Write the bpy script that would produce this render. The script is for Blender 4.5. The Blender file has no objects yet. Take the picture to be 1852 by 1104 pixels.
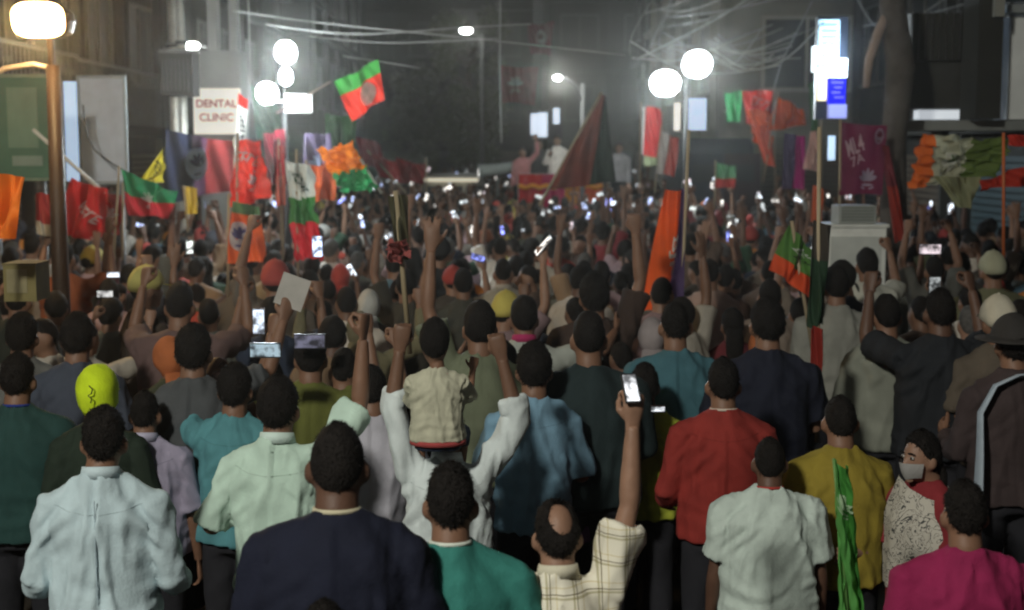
import bpy, math, random
import numpy as np
from mathutils import Vector, noise, Matrix, Euler

# ------------------------------------------------------------------ camera, sky, sun, exposure
C = bpy.context.scene.collection
scn = bpy.context.scene
F_PX, CX, CY, HORIZON = 2500.0, 926.0, 552.0, 270.0        # in pixels of a 1852 wide frame
CAM_Z = 2.7
PITCH = math.atan((CY - HORIZON) / F_PX)
cam_d = bpy.data.cameras.new('camera')
cam_d.sensor_width = 36.0
cam_d.lens = F_PX * 36.0 / 1852.0
cam_d.clip_start, cam_d.clip_end = 0.1, 500.0
cam = bpy.data.objects.new('camera', cam_d)
cam.location = (0, 0, CAM_Z)
cam.rotation_euler = (math.radians(90) - PITCH, 0, 0)
cam_d.dof.use_dof = True
cam_d.dof.focus_distance = 5.8
cam_d.dof.aperture_fstop = 2.4
C.objects.link(cam)
scn.camera = cam

world = bpy.data.worlds.new('World')
scn.world = world
world.use_nodes = True
wn = world.node_tree
for n in list(wn.nodes): wn.nodes.remove(n)
wo = wn.nodes.new('ShaderNodeOutputWorld')
wb = wn.nodes.new('ShaderNodeBackground')
sky = wn.nodes.new('ShaderNodeTexSky')
hsv = wn.nodes.new('ShaderNodeHueSaturation')
sky.sky_type = 'NISHITA'
sky.sun_disc = False
SUN_EL, SUN_AZ = math.radians(38), math.radians(200)
sky.sun_elevation = SUN_EL
sky.sun_rotation = SUN_AZ
hsv.inputs['Saturation'].default_value = 0.25
wn.links.new(sky.outputs[0], hsv.inputs['Color'])
wn.links.new(hsv.outputs[0], wb.inputs['Color'])
wb.inputs['Strength'].default_value = 0.0030
wn.links.new(wb.outputs[0], wo.inputs['Surface'])

sun_d = bpy.data.lights.new('sun', 'SUN')
sun_d.energy = 0.06
sun_d.angle = math.radians(12)
sun_d.color = (1.0, 0.95, 0.85)
sun = bpy.data.objects.new('sun', sun_d)
to_sun = Vector((math.sin(SUN_AZ) * math.cos(SUN_EL), math.cos(SUN_AZ) * math.cos(SUN_EL), math.sin(SUN_EL)))
sun.rotation_euler = to_sun.to_track_quat('Z', 'Y').to_euler()
C.objects.link(sun)

vs = scn.view_settings
vs.view_transform = 'Standard'
vs.look = 'None'
vs.exposure = 0.0
vs.gamma = 1.0
vs.use_curve_mapping = False
scn.cycles.use_denoising = True
scn.cycles.filter_width = 2.1
scn.cycles.max_bounces = 5
scn.cycles.diffuse_bounces = 2
scn.cycles.glossy_bounces = 2
scn.cycles.transmission_bounces = 4
scn.cycles.volume_bounces = 0
scn.cycles.transparent_max_bounces = 8
scn.cycles.sample_clamp_indirect = 4.0
scn.cycles.sample_clamp_direct = 0.0

rnd = random.Random(7)

# ------------------------------------------------------------------ helpers
FWD = Vector((0, math.cos(PITCH), -math.sin(PITCH)))
UPV = Vector((0, math.sin(PITCH), math.cos(PITCH)))
def at(px, py, Y):
    """world point at ground distance Y seen at photograph pixel (px, py)"""
    d = FWD + Vector((1, 0, 0)) * ((px - CX) / F_PX) + UPV * ((CY - py) / F_PX)
    return Vector((0, 0, CAM_Z)) + d * (Y / d.y)
def proj(p):
    v = Vector(p) - Vector((0, 0, CAM_Z))
    k = v.dot(FWD)
    return CX + F_PX * v.x / k, CY - F_PX * v.dot(UPV) / k

_mats = {}
def mat(name, color=None, rough=0.8, metal=0.0, emit=None, estr=0.0, objcol=False, bump=0.0, bscale=60.0,
        trans=0.0, var=0.15, vscale=6.0, attr=None, spec=0.3):
    if name in _mats: return _mats[name]
    m = bpy.data.materials.new(name)
    m.use_nodes = True
    nt = m.node_tree
    b = nt.nodes['Principled BSDF']
    b.inputs['Roughness'].default_value = rough
    b.inputs['Metallic'].default_value = metal
    b.inputs['Specular IOR Level'].default_value = spec
    tc = nt.nodes.new('ShaderNodeTexCoord')
    src = None
    if objcol:
        oi = nt.nodes.new('ShaderNodeObjectInfo'); src = oi.outputs['Color']
    elif attr:
        at_ = nt.nodes.new('ShaderNodeAttribute'); at_.attribute_name = attr; src = at_.outputs['Color']
    if src is None:
        rgb = nt.nodes.new('ShaderNodeRGB'); rgb.outputs[0].default_value = (*(color or (.5, .5, .5)), 1); src = rgb.outputs[0]
    if var > 0:
        nz = nt.nodes.new('ShaderNodeTexNoise'); nz.inputs['Scale'].default_value = vscale; nz.inputs['Detail'].default_value = 4
        nt.links.new(tc.outputs['Object'], nz.inputs['Vector'])
        mr = nt.nodes.new('ShaderNodeMapRange')
        mr.inputs['From Min'].default_value = .25; mr.inputs['From Max'].default_value = .75
        mr.inputs['To Min'].default_value = 1 - var; mr.inputs['To Max'].default_value = 1 + var
        nt.links.new(nz.outputs[0], mr.inputs[0])
        mx = nt.nodes.new('ShaderNodeVectorMath'); mx.operation = 'SCALE'
        nt.links.new(src, mx.inputs[0]); nt.links.new(mr.outputs[0], mx.inputs['Scale'])
        src = mx.outputs[0]
    nt.links.new(src, b.inputs['Base Color'])
    if bump > 0:
        nb = nt.nodes.new('ShaderNodeTexNoise'); nb.inputs['Scale'].default_value = bscale; nb.inputs['Detail'].default_value = 3
        nt.links.new(tc.outputs['Object'], nb.inputs['Vector'])
        bp = nt.nodes.new('ShaderNodeBump'); bp.inputs['Strength'].default_value = bump; bp.inputs['Distance'].default_value = .01
        nt.links.new(nb.outputs[0], bp.inputs['Height']); nt.links.new(bp.outputs[0], b.inputs['Normal'])
    if emit:
        b.inputs['Emission Color'].default_value = (*emit, 1)
        b.inputs['Emission Strength'].default_value = estr
    if trans > 0:
        tr = nt.nodes.new('ShaderNodeBsdfTranslucent')
        nt.links.new(src, tr.inputs['Color'])
        ms = nt.nodes.new('ShaderNodeMixShader'); ms.inputs[0].default_value = trans
        out = nt.nodes['Material Output']
        nt.links.new(b.outputs[0], ms.inputs[1]); nt.links.new(tr.outputs[0], ms.inputs[2])
        nt.links.new(ms.outputs[0], out.inputs['Surface'])
    _mats[name] = m
    return m

M_FABRIC = mat('fabric', objcol=True, rough=.88, bump=.22, bscale=85, var=.2, vscale=7)
M_FLAG = mat('flag_cloth', objcol=True, rough=.75, bump=.1, bscale=30, trans=.42, var=.2, vscale=5)
M_SKIN = mat('skin', objcol=True, rough=.55, bump=.12, bscale=70, var=.14, vscale=12, spec=.4)
M_HAIR = mat('hair', objcol=True, rough=.8, bump=.9, bscale=120, var=.35, vscale=40, spec=.15)
M_CROWD = mat('crowd_cloth', attr='Col', rough=.85, var=.15)
M_PAINT = mat('paint', objcol=True, rough=.5, var=.12, bump=.05, bscale=20)
M_STONE = mat('plaster', objcol=True, rough=.9, var=.35, vscale=.9, bump=.3, bscale=25)
M_METAL = mat('metal', objcol=True, rough=.45, metal=.6, var=.2, vscale=9)
M_DARKGLASS = mat('dark_glass', (.015,.018,.02), rough=.4, var=0, spec=.3)
def emat(name, col, s): return mat(name, (.8, .8, .8), emit=col, estr=s, var=0)

def tag(o, label=None, cat=None, group=None, kind=None):
    if label: o['label'] = label
    if cat: o['category'] = cat
    if group: o['group'] = group
    if kind: o['kind'] = kind
    return o
def empty(name, loc, rz=0.0):
    o = bpy.data.objects.new(name, None); o.location = loc; o.rotation_euler = (0, 0, rz); o.empty_display_size = .1
    C.objects.link(o); return o
def mesh_obj(name, me, m=None, parent=None, color=None):
    o = bpy.data.objects.new(name, me)
    if m is not None and not me.materials: me.materials.append(m)
    if parent is not None: o.parent = parent
    if color is not None: o.color = (*color, 1)
    C.objects.link(o); return o

class MB:
    """collects vertices and faces"""
    def __init__(s): s.v = []; s.f = []; s.n = 0
    def add(s, V, F):
        V = np.asarray(V, float).reshape(-1, 3)
        s.v.append(V); s.f += [tuple(i + s.n for i in q) for q in F]; s.n += len(V); return s
    def verts(s): return np.vstack(s.v) if s.v else np.zeros((0, 3))
    def box(s, lo, hi):
        x0, y0, z0 = lo; x1, y1, z1 = hi
        V = [(x0,y0,z0),(x1,y0,z0),(x1,y1,z0),(x0,y1,z0),(x0,y0,z1),(x1,y0,z1),(x1,y1,z1),(x0,y1,z1)]
        return s.add(V, [(3,2,1,0),(4,5,6,7),(0,1,5,4),(1,2,6,5),(2,3,7,6),(3,0,4,7)])
    def tube(s, P, R, n=8, flat=1.0, side=None, caps=True):
        """tube along P (points), radii R; flat squashes the second axis"""
        P = [Vector(p) for p in P]
        if not hasattr(R, '__len__'): R = [R] * len(P)
        V = []; prev = None
        for i, p in enumerate(P):
            t = (P[min(i + 1, len(P) - 1)] - P[max(i - 1, 0)])
            if t.length < 1e-9: t = Vector((0, 0, 1))
            t.normalize()
            if prev is None:
                a = Vector(side) if side is not None else (Vector((1, 0, 0)) if abs(t.x) < .9 else Vector((0, 1, 0)))
            else: a = prev
            a = (a - t * a.dot(t)).normalized(); b = t.cross(a); prev = a
            r = R[i]
            for k in range(n):
                th = 2 * math.pi * k / n
                V.append(p + a * (r * math.cos(th)) + b * (r * flat * math.sin(th)))
        F = []
        for i in range(len(P) - 1):
            for k in range(n):
                k2 = (k + 1) % n
                F.append((i*n+k, i*n+k2, (i+1)*n+k2, (i+1)*n+k))
        if caps:
            F.append(tuple(range(n))[::-1]); F.append(tuple((len(P)-1)*n + k for k in range(n)))
        return s.add([tuple(v) for v in V], F)
    def rings(s, rings, n=24, power=2.4):
        """stacked superellipse rings: (z, rx, ry, cx, cy)"""
        V = []
        for (z, rx, ry, cx, cy) in rings:
            for k in range(n):
                th = 2 * math.pi * k / n; c, si = math.cos(th), math.sin(th)
                e = 2.0 / power
                V.append((cx + rx * math.copysign(abs(c) ** e, c), cy + ry * math.copysign(abs(si) ** e, si), z))
        F = []
        for i in range(len(rings) - 1):
            for k in range(n):
                k2 = (k + 1) % n
                F.append((i*n+k, i*n+k2, (i+1)*n+k2, (i+1)*n+k))
        F.append(tuple(range(n))[::-1]); F.append(tuple((len(rings)-1)*n + k for k in range(n)))
        return s.add(V, F)
    def ball(s, c, r, nu=16, nv=10, fn=None):
        V = []; F = []
        for j in range(nv + 1):
            ph = math.pi * j / nv
            for i in range(nu):
                th = 2 * math.pi * i / nu
                d = (math.sin(ph) * math.cos(th), math.sin(ph) * math.sin(th), math.cos(ph))
                if fn: V.append(fn(d))
                else: V.append((c[0] + r[0] * d[0], c[1] + r[1] * d[1], c[2] + r[2] * d[2]))
        for j in range(nv):
            for i in range(nu):
                i2 = (i + 1) % nu
                F.append((j*nu+i, (j+1)*nu+i, (j+1)*nu+i2, j*nu+i2))
        return s.add(V, F)
    def mesh(s, name, smooth=False):
        me = bpy.data.meshes.new(name)
        me.from_pydata([tuple(v) for v in s.verts()], [], s.f)
        me.update()
        if smooth: me.shade_smooth()
        return me
    def build(s, name, m, parent=None, color=None, smooth=False):
        return mesh_obj(name, s.mesh(name, smooth), m, parent, color)

def fuse(mb, name, voxel, it=4, deci=1.0):
    """union everything in mb into one continuous skin"""
    me = mb.mesh('tmp')
    o = bpy.data.objects.new('tmp', me); C.objects.link(o)
    r = o.modifiers.new('r', 'REMESH'); r.mode = 'VOXEL'; r.voxel_size = voxel; r.use_smooth_shade = True
    if it:
        sm = o.modifiers.new('s', 'SMOOTH'); sm.factor = .5; sm.iterations = it
    if deci < 1:
        d = o.modifiers.new('d', 'DECIMATE'); d.ratio = deci
    dg = bpy.context.evaluated_depsgraph_get()
    out = bpy.data.meshes.new_from_object(o.evaluated_get(dg))
    out.name = name
    bpy.data.objects.remove(o); bpy.data.meshes.remove(me)
    out.shade_smooth()
    return out
def get_v(me):
    a = np.empty(len(me.vertices) * 3, np.float32); me.vertices.foreach_get('co', a); return a.reshape(-1, 3).astype(float)
def set_v(me, V):
    me.vertices.foreach_set('co', np.asarray(V, np.float32).ravel()); me.update()
def get_n(me):
    a = np.empty(len(me.vertices) * 3, np.float32); me.vertices.foreach_get('normal', a); return a.reshape(-1, 3).astype(float)
def faces_of(me): return [tuple(p.vertices) for p in me.polygons]
def append_mesh(me, mbx):
    V = get_v(me); F = faces_of(me)
    m2 = MB(); m2.add(V, F); m2.add(mbx.verts(), mbx.f)
    out = m2.mesh(me.name, True); bpy.data.meshes.remove(me); return out

# ------------------------------------------------------------------ people
def norm3(v): v = Vector(v); v.normalize(); return v
_hands = {}
def hand_template(kind, lod):
    """right hand: wrist at origin, fingers along +Z, palm facing +Y, thumb to -X"""
    key = (kind, lod)
    if key in _hands: return _hands[key]
    curl = {'open': .12, 'relaxed': .45, 'grip': 1.15, 'fist': 1.45, 'point': 1.4}[kind]
    mb = MB()
    mb.tube([(0,0,-.03),(0,0,.0),(0,0,.045),(0,0,.085),(0,0,.1)], [.026,.027,.038,.041,.034], n=12, flat=.42, side=(1,0,0))
    for k, (x, L, spread) in enumerate([(-.029,.074,-.16),(-.010,.082,-.04),(.010,.076,.06),(.029,.06,.2)]):
        c = curl if not (kind == 'point' and k == 0) else .08
        c *= (1 + .08 * k)
        if kind != 'open': spread *= .35
        p = Vector((x, 0, .085)); pts = [Vector((x*.8, 0, .06)), p.copy()]
        ang = 0
        for seg, fr in enumerate((.45, .3, .25)):
            ang += c * (.8 if seg == 0 else .95)
            d = Vector((math.sin(spread), math.sin(ang), math.cos(ang))).normalized()
            p = p + d * (L * fr); pts.append(p.copy())
        mb.tube(pts, [.010, .0098, .009, .0083, .0062], n=8)
    if kind in ('fist', 'grip', 'point'):
        mb.tube([(-.02,.008,.02),(-.042,.022,.045),(-.036,.045,.07),(-.012,.052,.078)], [.014,.0125,.0105,.008], n=8)
    else:
        mb.tube([(-.018,.004,.018),(-.046,.016,.05),(-.062,.022,.078),(-.07,.024,.1)], [.015,.0125,.0105,.007], n=8)
    me = fuse(mb, 'hand', .0052 if lod else .009, 2, .55 if lod else .3)
    V = get_v(me); Fc = faces_of(me); bpy.data.meshes.remove(me)
    _hands[key] = (V, Fc)
    return _hands[key]

HEAD = dict(rx=.068, ry=.087, rz=.113)
def head_pt(d, off=0.0):
    x, y, z = d
    k = 1 - .22 * max(0, -z) ** 1.3
    jaw = .018 * max(0, -z) * max(0, y)
    back = .006 * max(0, -y) * max(0, z + .3)
    r = 1.0
    return ((HEAD['rx'] * r + off) * x * k, (HEAD['ry'] + off) * y * k + jaw - back, (HEAD['rz'] + off) * z)

HZ = 1.562
def joints(spec):
    """spec['L'], spec['R']: (upper arm direction, forearm direction, hand kind, hand palm direction or None)"""
    J = {}
    J['head'] = Vector((0, .012, HZ)) + Vector(spec.get('head_off', (0, 0, 0)))
    J['neck'] = Vector((0, -.02, 1.44))
    J['S'] = {}
    for side, sg in (('L', -1), ('R', 1)):
        up, fo, hk, palm = spec[side]
        u = norm3(up); f_ = norm3(fo)
        raise_ = max(0, u.z)
        sh = Vector((sg * ((.172 - .014 * raise_) * (1 + .8*(spec.get('build',1.0)-1))), -.005, 1.332 + .055 * raise_))
        el = sh + u * .285
        wr = el + f_ * .25
        J['S'][side] = (sh, el, wr, u, f_, hk, palm)
    return J

def hand_matrix(f_, palm, sg):
    z = norm3(f_)
    y = Vector(palm) if palm is not None else Vector((0, 1, 0))
    y = y - z * y.dot(z)
    if y.length < .05: y = Vector((sg, 0, 0)) - z * (sg * z.x)
    y.normalize(); x = y.cross(z)
    return x, y, z

def make_body(spec, voxel, lod, deci=1.0):
    J = joints(spec); b = spec.get('build', 1.0)
    mb = MB()
    mb.rings([(.86,.14*b,.10*b,0,0),(.95,.145*b,.105*b,0,0),(1.08,.13*b,.092*b,0,0),(1.22,.15*b,.095*b,0,-.008),
              (1.31,.115*b,.072*b,0,-.014),(1.38,.062,.052,0,-.018),(1.45,.052,.052,0,-.018)], n=18)
    hd = J['head']
    mb.tube([(0,-.022,1.38), (0,-.02,1.46), hd + Vector((0,-.012,-.05)), hd], [.060,.059,.057,.052], n=14)
    def hp(d):
        p = head_pt(d); return (hd.x + p[0], hd.y + p[1], hd.z + p[2])
    mb.ball((0,0,0), (1,1,1), 24, 16, fn=hp)
    for sg in (-1, 1):
        mb.ball((hd.x + sg*.075, hd.y - .010, hd.z - .014), (.013, .022, .032), 10, 8)
    mb.tube([hd + Vector((0,.082,.012)), hd + Vector((0,.1,-.018)), hd + Vector((0,.108,-.03)), hd + Vector((0,.088,-.036))], [.009,.012,.015,.010], n=8)
    mb.ball((hd.x, hd.y + .078, hd.z - .06), (.026, .016, .012), 10, 8)
    mb.ball((hd.x, hd.y + .066, hd.z - .098), (.024, .022, .016), 10, 8)
    for side, sg in (('L', -1), ('R', 1)):
        sh, el, wr, u, f_, hk, palm = J['S'][side]
        mb.tube([(sg*.05,-.015,1.40), sh], [.030,.036], n=12)
        mid = sh.lerp(el, .5); m2 = el.lerp(wr, .35)
        mb.tube([sh, sh + u*.06, mid, el, el + f_*.03, m2, wr, wr + f_*.02], [.038,.040,.040,.034,.038,.037,.026,.025], n=12)
    legs = spec.get('legs')
    for sg in (-1, 1):
        if legs == 'seated':     # astride somebody's shoulders
            hp_ = Vector((sg*.085, 0, .90)); kn = hp_ + Vector((sg*.10, .36, -.04)); an = kn + Vector((-sg*.03, .02, -.38))
        else:
            hp_ = Vector((sg*.085, 0, .90)); kn = Vector((sg*.10, .02, .49)); an = Vector((sg*.11, -.01, .09))
        mb.tube([hp_, hp_.lerp(kn,.5), kn, kn.lerp(an,.35), an], [.082*b,.072*b,.052,.053,.036], n=12)
        mb.tube([an + Vector((0,-.05,-.045)), an + Vector((sg*.01,.05,-.055)), an + Vector((sg*.025,.16,-.065))], [.034,.036,.026], n=10, flat=.75, side=(1,0,0))
    me = fuse(mb, 'body', voxel, 3, deci)
    hm = MB()
    for side, sg in (('L', -1), ('R', 1)):
        sh, el, wr, u, f_, hk, palm = J['S'][side]
        V, Fc = hand_template(hk, lod)
        x, y, z = hand_matrix(f_, palm, sg)
        V2 = V.copy()
        Fh = Fc
        if side == 'L':
            V2[:, 0] *= -1; Fh = [q[::-1] for q in Fc]
        Mx = np.array([x, y, z])
        hm.add(V2 @ Mx + np.array(wr + f_ * .025), Fh)
    return append_mesh(me, hm)

def fold(me, amp, seed, zf=1.0, xf=1.0, rows=None):
    V = get_v(me); N = get_n(me)
    out = np.empty(len(V)); off = Vector((seed * 7.3, seed * 3.1, seed * 1.7)); nz = noise.noise
    for i, (x, y, z) in enumerate(V):
        sx = 1.0 if x > 0 else -1.0
        w = nz(Vector((x*4, y*4, z*2.2)) + off)
        a = nz(Vector((x*9*xf + w*.9 + z*1.6*sx, y*7*xf, z*1.7*zf)) + off)
        c = nz(Vector((x*17*xf + w*1.5 - z*2.5*sx, y*15*xf, z*3.6*zf)) + off + Vector((9, 0, 0)))
        p, q = (x*sx + z)*.707, (x*sx - z)*.707
        e = nz(Vector((p*26, q*6 + w, y*9)) + off) * math.exp(-((abs(x) - .16)**2 + (z - 1.24)**2) / .012)
        h = nz(Vector((x*5, y*5, z*19 + w*2.5)) + off) * math.exp(-((z - .98) / .11)**2)
        v = (.62 - abs(a)*2.4) * .85 + (.5 - abs(c)*2.0) * .45 + e*1.5 + h*.9
        out[i] = max(-.55, min(1.2, v))
    V += N * (out * amp)[:, None]
    set_v(me, V)

def make_shirt(spec, voxel, seed, folds=.009, deci=1.0):
    J = joints(spec); b = spec.get('build', 1.0)
    mb = MB()
    hem = spec.get('hem', .84)
    R = [(hem,.196*b,.146*b,0,-.004),(hem+.05,.194*b,.144*b,0,-.004),(1.0,.188*b,.135*b,0,-.004),(1.12,.186*b,.130*b,0,-.006),(1.22,.188*b,.126*b,0,-.010),
         (1.30,.180*b,.116*b,0,-.016),(1.36,.140*b,.098*b,0,-.020),(1.41,.098*b**.6,.080,0,-.022),(1.44,.074,.070,0,-.022),(1.458,.064,.062,0,-.02)]
    mb.rings(R, n=32, power=2.15)
    sl = spec.get('sleeve', 'short')
    for side, sg in (('L', -1), ('R', 1)):
        sh, el, wr, u, f_, hk, palm = J['S'][side]
        mb.tube([(sg*.025,-.018,1.43), (sg*.085,-.016,1.388), sh + Vector((-sg*.02,0,.004)), sh + Vector((sg*.012,0,-.012))], [.040,.050,.062*b**.5,.064*b**.5], n=16)
        mb.tube([(sg*.11*b,-.008,1.22), sh - Vector((sg*.012,0,.012))], [.07,.062], n=12)
        if sl == 'short':
            mb.tube([sh - u*.02, sh + u*.05, sh + u*.14, sh + u*.22], [.062*b**.5,.067*b**.5,.073,.080], n=18)
        elif sl == 'half':
            mb.tube([sh - u*.02, sh + u*.05, sh + u*.15, sh + u*.262], [.062*b**.5,.066*b**.5,.070,.074], n=18)
        elif sl == 'rolled':
            mb.tube([sh - u*.02, sh + u*.05, sh.lerp(el,.55), el, el + f_*.04, el.lerp(wr,.30), el.lerp(wr,.36)],
                    [.066*b**.5,.066*b**.5,.060,.056,.057,.057,.060], n=16)
        elif sl == 'long':
            mb.tube([sh - u*.02, sh + u*.05, sh.lerp(el,.55), el, el + f_*.04, el.lerp(wr,.5), el.lerp(wr,.9), el.lerp(wr,.98)],
                    [.066*b**.5,.066*b**.5,.058,.053,.053,.049,.037,.038], n=16)
    me = fuse(mb, 'shirt', voxel, 3, 1.0)
    if folds: fold(me, folds*1.6, seed)
    if deci < 1:
        m2 = MB(); m2.add(get_v(me), faces_of(me)); 
        o = bpy.data.objects.new('tmp', me); C.objects.link(o)
        d = o.modifiers.new('d', 'DECIMATE'); d.ratio = deci
        out = bpy.data.meshes.new_from_object(o.evaluated_get(bpy.context.evaluated_depsgraph_get()))
        bpy.data.objects.remove(o); bpy.data.meshes.remove(me); me = out; me.shade_smooth()
    me.name = 'shirt'
    return me

def make_trousers(spec, voxel, seed, folds=.006, deci=1.0):
    b = spec.get('build', 1.0); mb = MB()
    mb.rings([(.80,.165*b,.115*b,0,0),(.90,.165*b,.118*b,0,0),(1.0,.152*b,.108*b,0,0)], n=20)
    for sg in (-1, 1):
        if spec.get('legs') == 'seated':
            hp_ = Vector((sg*.085, 0, .90)); kn = hp_ + Vector((sg*.10, .36, -.04)); an = kn.lerp(kn + Vector((-sg*.03,.02,-.38)), .3)
        else:
            hp_ = Vector((sg*.085, 0, .88)); kn = Vector((sg*.10, .02, .49)); an = Vector((sg*.11, -.01, .10))
        mb.tube([hp_, hp_.lerp(kn,.5), kn, kn.lerp(an,.5), an], [.095*b,.088*b,.074,.068,.064], n=14)
    me = fuse(mb, 'trousers', voxel, 3, deci)
    if folds: fold(me, folds, seed + 3, zf=1.5)
    return me

def sstep(a, b, x):
    t = min(1, max(0, (x - a) / (b - a))); return t * t * (3 - 2 * t)
def make_hair(style, seed, fine=True):
    nu, nv = (48, 32) if fine else (20, 13)
    mb = MB(); V = []; S = []
    off0 = Vector((seed * 3.7, seed * 1.3, 0))
    for j in range(nv + 1):
        ph = math.pi * j / nv
        for i in range(nu):
            th = 2 * math.pi * i / nu
            d = (math.sin(ph)*math.cos(th), math.sin(ph)*math.sin(th), math.cos(ph))
            nn = noise.noise(Vector(d) * 3.2 + off0); n2 = noise.noise(Vector(d) * 9 + off0)
            s = d[2] - (.72 if d[1] < 0 else .58) * d[1] - .09 * nn - .22 * max(0, .45 - abs(d[1] + .05)) * abs(d[0])
            if style == 'long': s = d[2] - 1.3 * d[1] + .35
            if style == 'full': s += .08
            if style == 'bald':
                cr = (Vector(d) - Vector((.1, -.62, .78)).normalized()).length
                s = min(s, (cr - .50) * 1.2 + .06 * nn)
            th_ = .013 + .004*math.sin(seed*2.1) if style != 'full' else .021
            if style == 'cropped': th_ = .011
            o = -.006 + th_ * sstep(0, .38, s) + .009 * sstep(.3, 1.1, s) + (.008 * nn + .005 * n2) * sstep(0, .4, s)
            if style == 'cropped': o = -.006 + .011 * sstep(0, .25, s) + .003 * nn * sstep(0, .4, s)
            V.append(head_pt(d, o)); S.append(s)
    F = []
    for j in range(nv):
        for i in range(nu):
            i2 = (i + 1) % nu
            q = (j*nu+i, (j+1)*nu+i, (j+1)*nu+i2, j*nu+i2)
            if max(S[k] for k in q) > -.06: F.append(q)
    mb.add(V, F)
    if style == 'long':
        mb.tube([(0,-.07,.0),(0,-.105,-.08),(0,-.115,-.18),(.01,-.12,-.28),(.015,-.125,-.36)], [.05,.062,.058,.046,.02], n=14, flat=.55, side=(1,0,0))
    if style == 'bun':
        mb.ball((0,-.115,.0), (.045,.038,.045), 14, 10)
    if fine:      # short loose locks along the surface
        r = random.Random(seed)
        for _ in range(3200 if style != 'cropped' else 1300):
            k = r.randrange(len(V))
            if S[k] < .05: continue
            p = Vector(V[k]); nrm = Vector((p.x/HEAD['rx']**2, p.y/HEAD['ry']**2, p.z/HEAD['rz']**2)).normalized()
            t = Vector((r.uniform(-1,1), r.uniform(-1,1), r.uniform(-1.4,.2))); t = (t - nrm*t.dot(nrm)).normalized()
            L = r.uniform(.007,.020) * (.5 if style == 'cropped' else 1.3 if style == 'full' else 1); w = nrm.cross(t) * r.uniform(.0012,.0030)
            p = p - nrm*.001 + (w.normalized() * r.uniform(-.006,.006))
            mb.add([p - w, p + w, p + t*L + nrm*r.uniform(.001,.010)], [(0,1,2)])
    me = mb.mesh('hair', True)
    return me

def make_cap(style, seed):
    """style: cap (visor), beanie, scarf"""
    mb = MB(); V = []; S = []; nu, nv = 28, 18
    for j in range(nv + 1):
        ph = math.pi * j / nv
        for i in range(nu):
            th = 2 * math.pi * i / nu
            d = (math.sin(ph)*math.cos(th), math.sin(ph)*math.sin(th), math.cos(ph))
            n = noise.noise(Vector(d)*3 + Vector((seed,0,0)))
            if style == 'scarf': s = d[2] - 1.2*d[1] + .55; o = .022 + .006*n
            elif style == 'tall': s = d[2] - .3*d[1] + .42; o = .022 + .03*max(0,d[2]) + .008*n
            else: s = d[2] - .16*d[1] - .02; o = .024 + .012*max(0,d[2]) + .004*n
            o = -.004 + (o + .004) * sstep(-.02, .1, s)
            V.append(head_pt(d, o)); S.append(s)
    F = []
    for j in range(nv):
        for i in range(nu):
            i2 = (i+1) % nu; q = (j*nu+i, (j+1)*nu+i, (j+1)*nu+i2, j*nu+i2)
            if max(S[k] for k in q) > -.03: F.append(q)
    mb.add(V, F)
    if style in ('cap', 'tall'):
        P = []; 
        for k in range(9):
            a = math.pi * (k/8); P.append((.078*math.cos(a), .075 + .085*math.sin(a), .03 - .018*math.sin(a)))
        top = [(x, y, z + .006) for x, y, z in P]
        base = [(x, min(y, .08), z) for x, y, z in P]
        n = len(P)
        mb.add(P + top, [tuple(range(n)), tuple(range(n, 2*n))[::-1]] + [(k, k+1, n+k+1, n+k) for k in range(n-1)])
        mb.ball((0, 0, .15), (.008,.008,.006), 8, 5)
    if style == 'scarf':
        mb.tube([(0,-.06,-.07),(0,-.10,-.16),(0,-.11,-.26)], [.07,.085,.09], n=14, flat=.4, side=(1,0,0))
    if style == 'wide':
        V = []
        for r_, z in ((.07,.05),(.11,.035),(.16,.03),(.16,.024),(.11,.028),(.07,.043)):
            for k in range(24): V.append((r_*math.cos(2*math.pi*k/24), r_*1.1*math.sin(2*math.pi*k/24), z))
        mb.add(V, [(i*24+k, i*24+(k+1)%24, (i+1)*24+(k+1)%24, (i+1)*24+k) for i in range(5) for k in range(24)])
    me = mb.mesh('cap', True)
    return me

def ring_band(z0, z1, r0x, r0y, r1x, r1y, cy=-.02, thick=.006, n=28, gap=0.0, tilt=0.0):
    """collar: a band standing round the neck"""
    V = []; F = []
    for (z, ax, ay) in ((z0, r0x, r0y), (z1, r1x, r1y), (z1, r1x-thick, r1y-thick), (z0, r0x-thick, r0y-thick)):
        for k in range(n):
            a = 2*math.pi*k/n
            V.append((ax*math.cos(a), cy + ay*math.sin(a), z + tilt*math.sin(a)))
    for i in range(4):
        for k in range(n):
            F.append((i*n+k, i*n+(k+1)%n, ((i+1)%4)*n+(k+1)%n, ((i+1)%4)*n+k))
    return MB().add(V, F)

DOWN_L = ((-.16,.02,-1), (-.06,.22,-1), 'relaxed', (1,0,0))
DOWN_R = ((.16,.02,-1), (.06,.22,-1), 'relaxed', (-1,0,0))
FRONT_L = ((-.22,.2,-1), (.25,.95,.15), 'relaxed', (1,0,0))
FRONT_R = ((.22,.2,-1), (-.25,.95,.15), 'relaxed', (-1,0,0))
PH_L = ((-.35,.75,.15), (.15,.35,1), 'grip', (.5,.7,0))
PH_R = ((.35,.75,.15), (-.15,.35,1), 'grip', (-.5,.7,0))
PHH_L = ((-.25,.45,.8), (.22,.25,1), 'grip', (.5,.7,0))
PHH_R = ((.25,.45,.8), (-.22,.25,1), 'grip', (-.5,.7,0))
UP_L = ((-.3,.1,1), (.05,.1,1), 'open', (0,1,0))
UP_R = ((.3,.1,1), (-.05,.1,1), 'open', (0,1,0))
BENT_L = ((-.75,.2,.35), (.1,.2,1), 'fist', (0,1,0))
BENT_R = ((.75,.2,.35), (-.1,.2,1), 'fist', (0,1,0))

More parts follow.
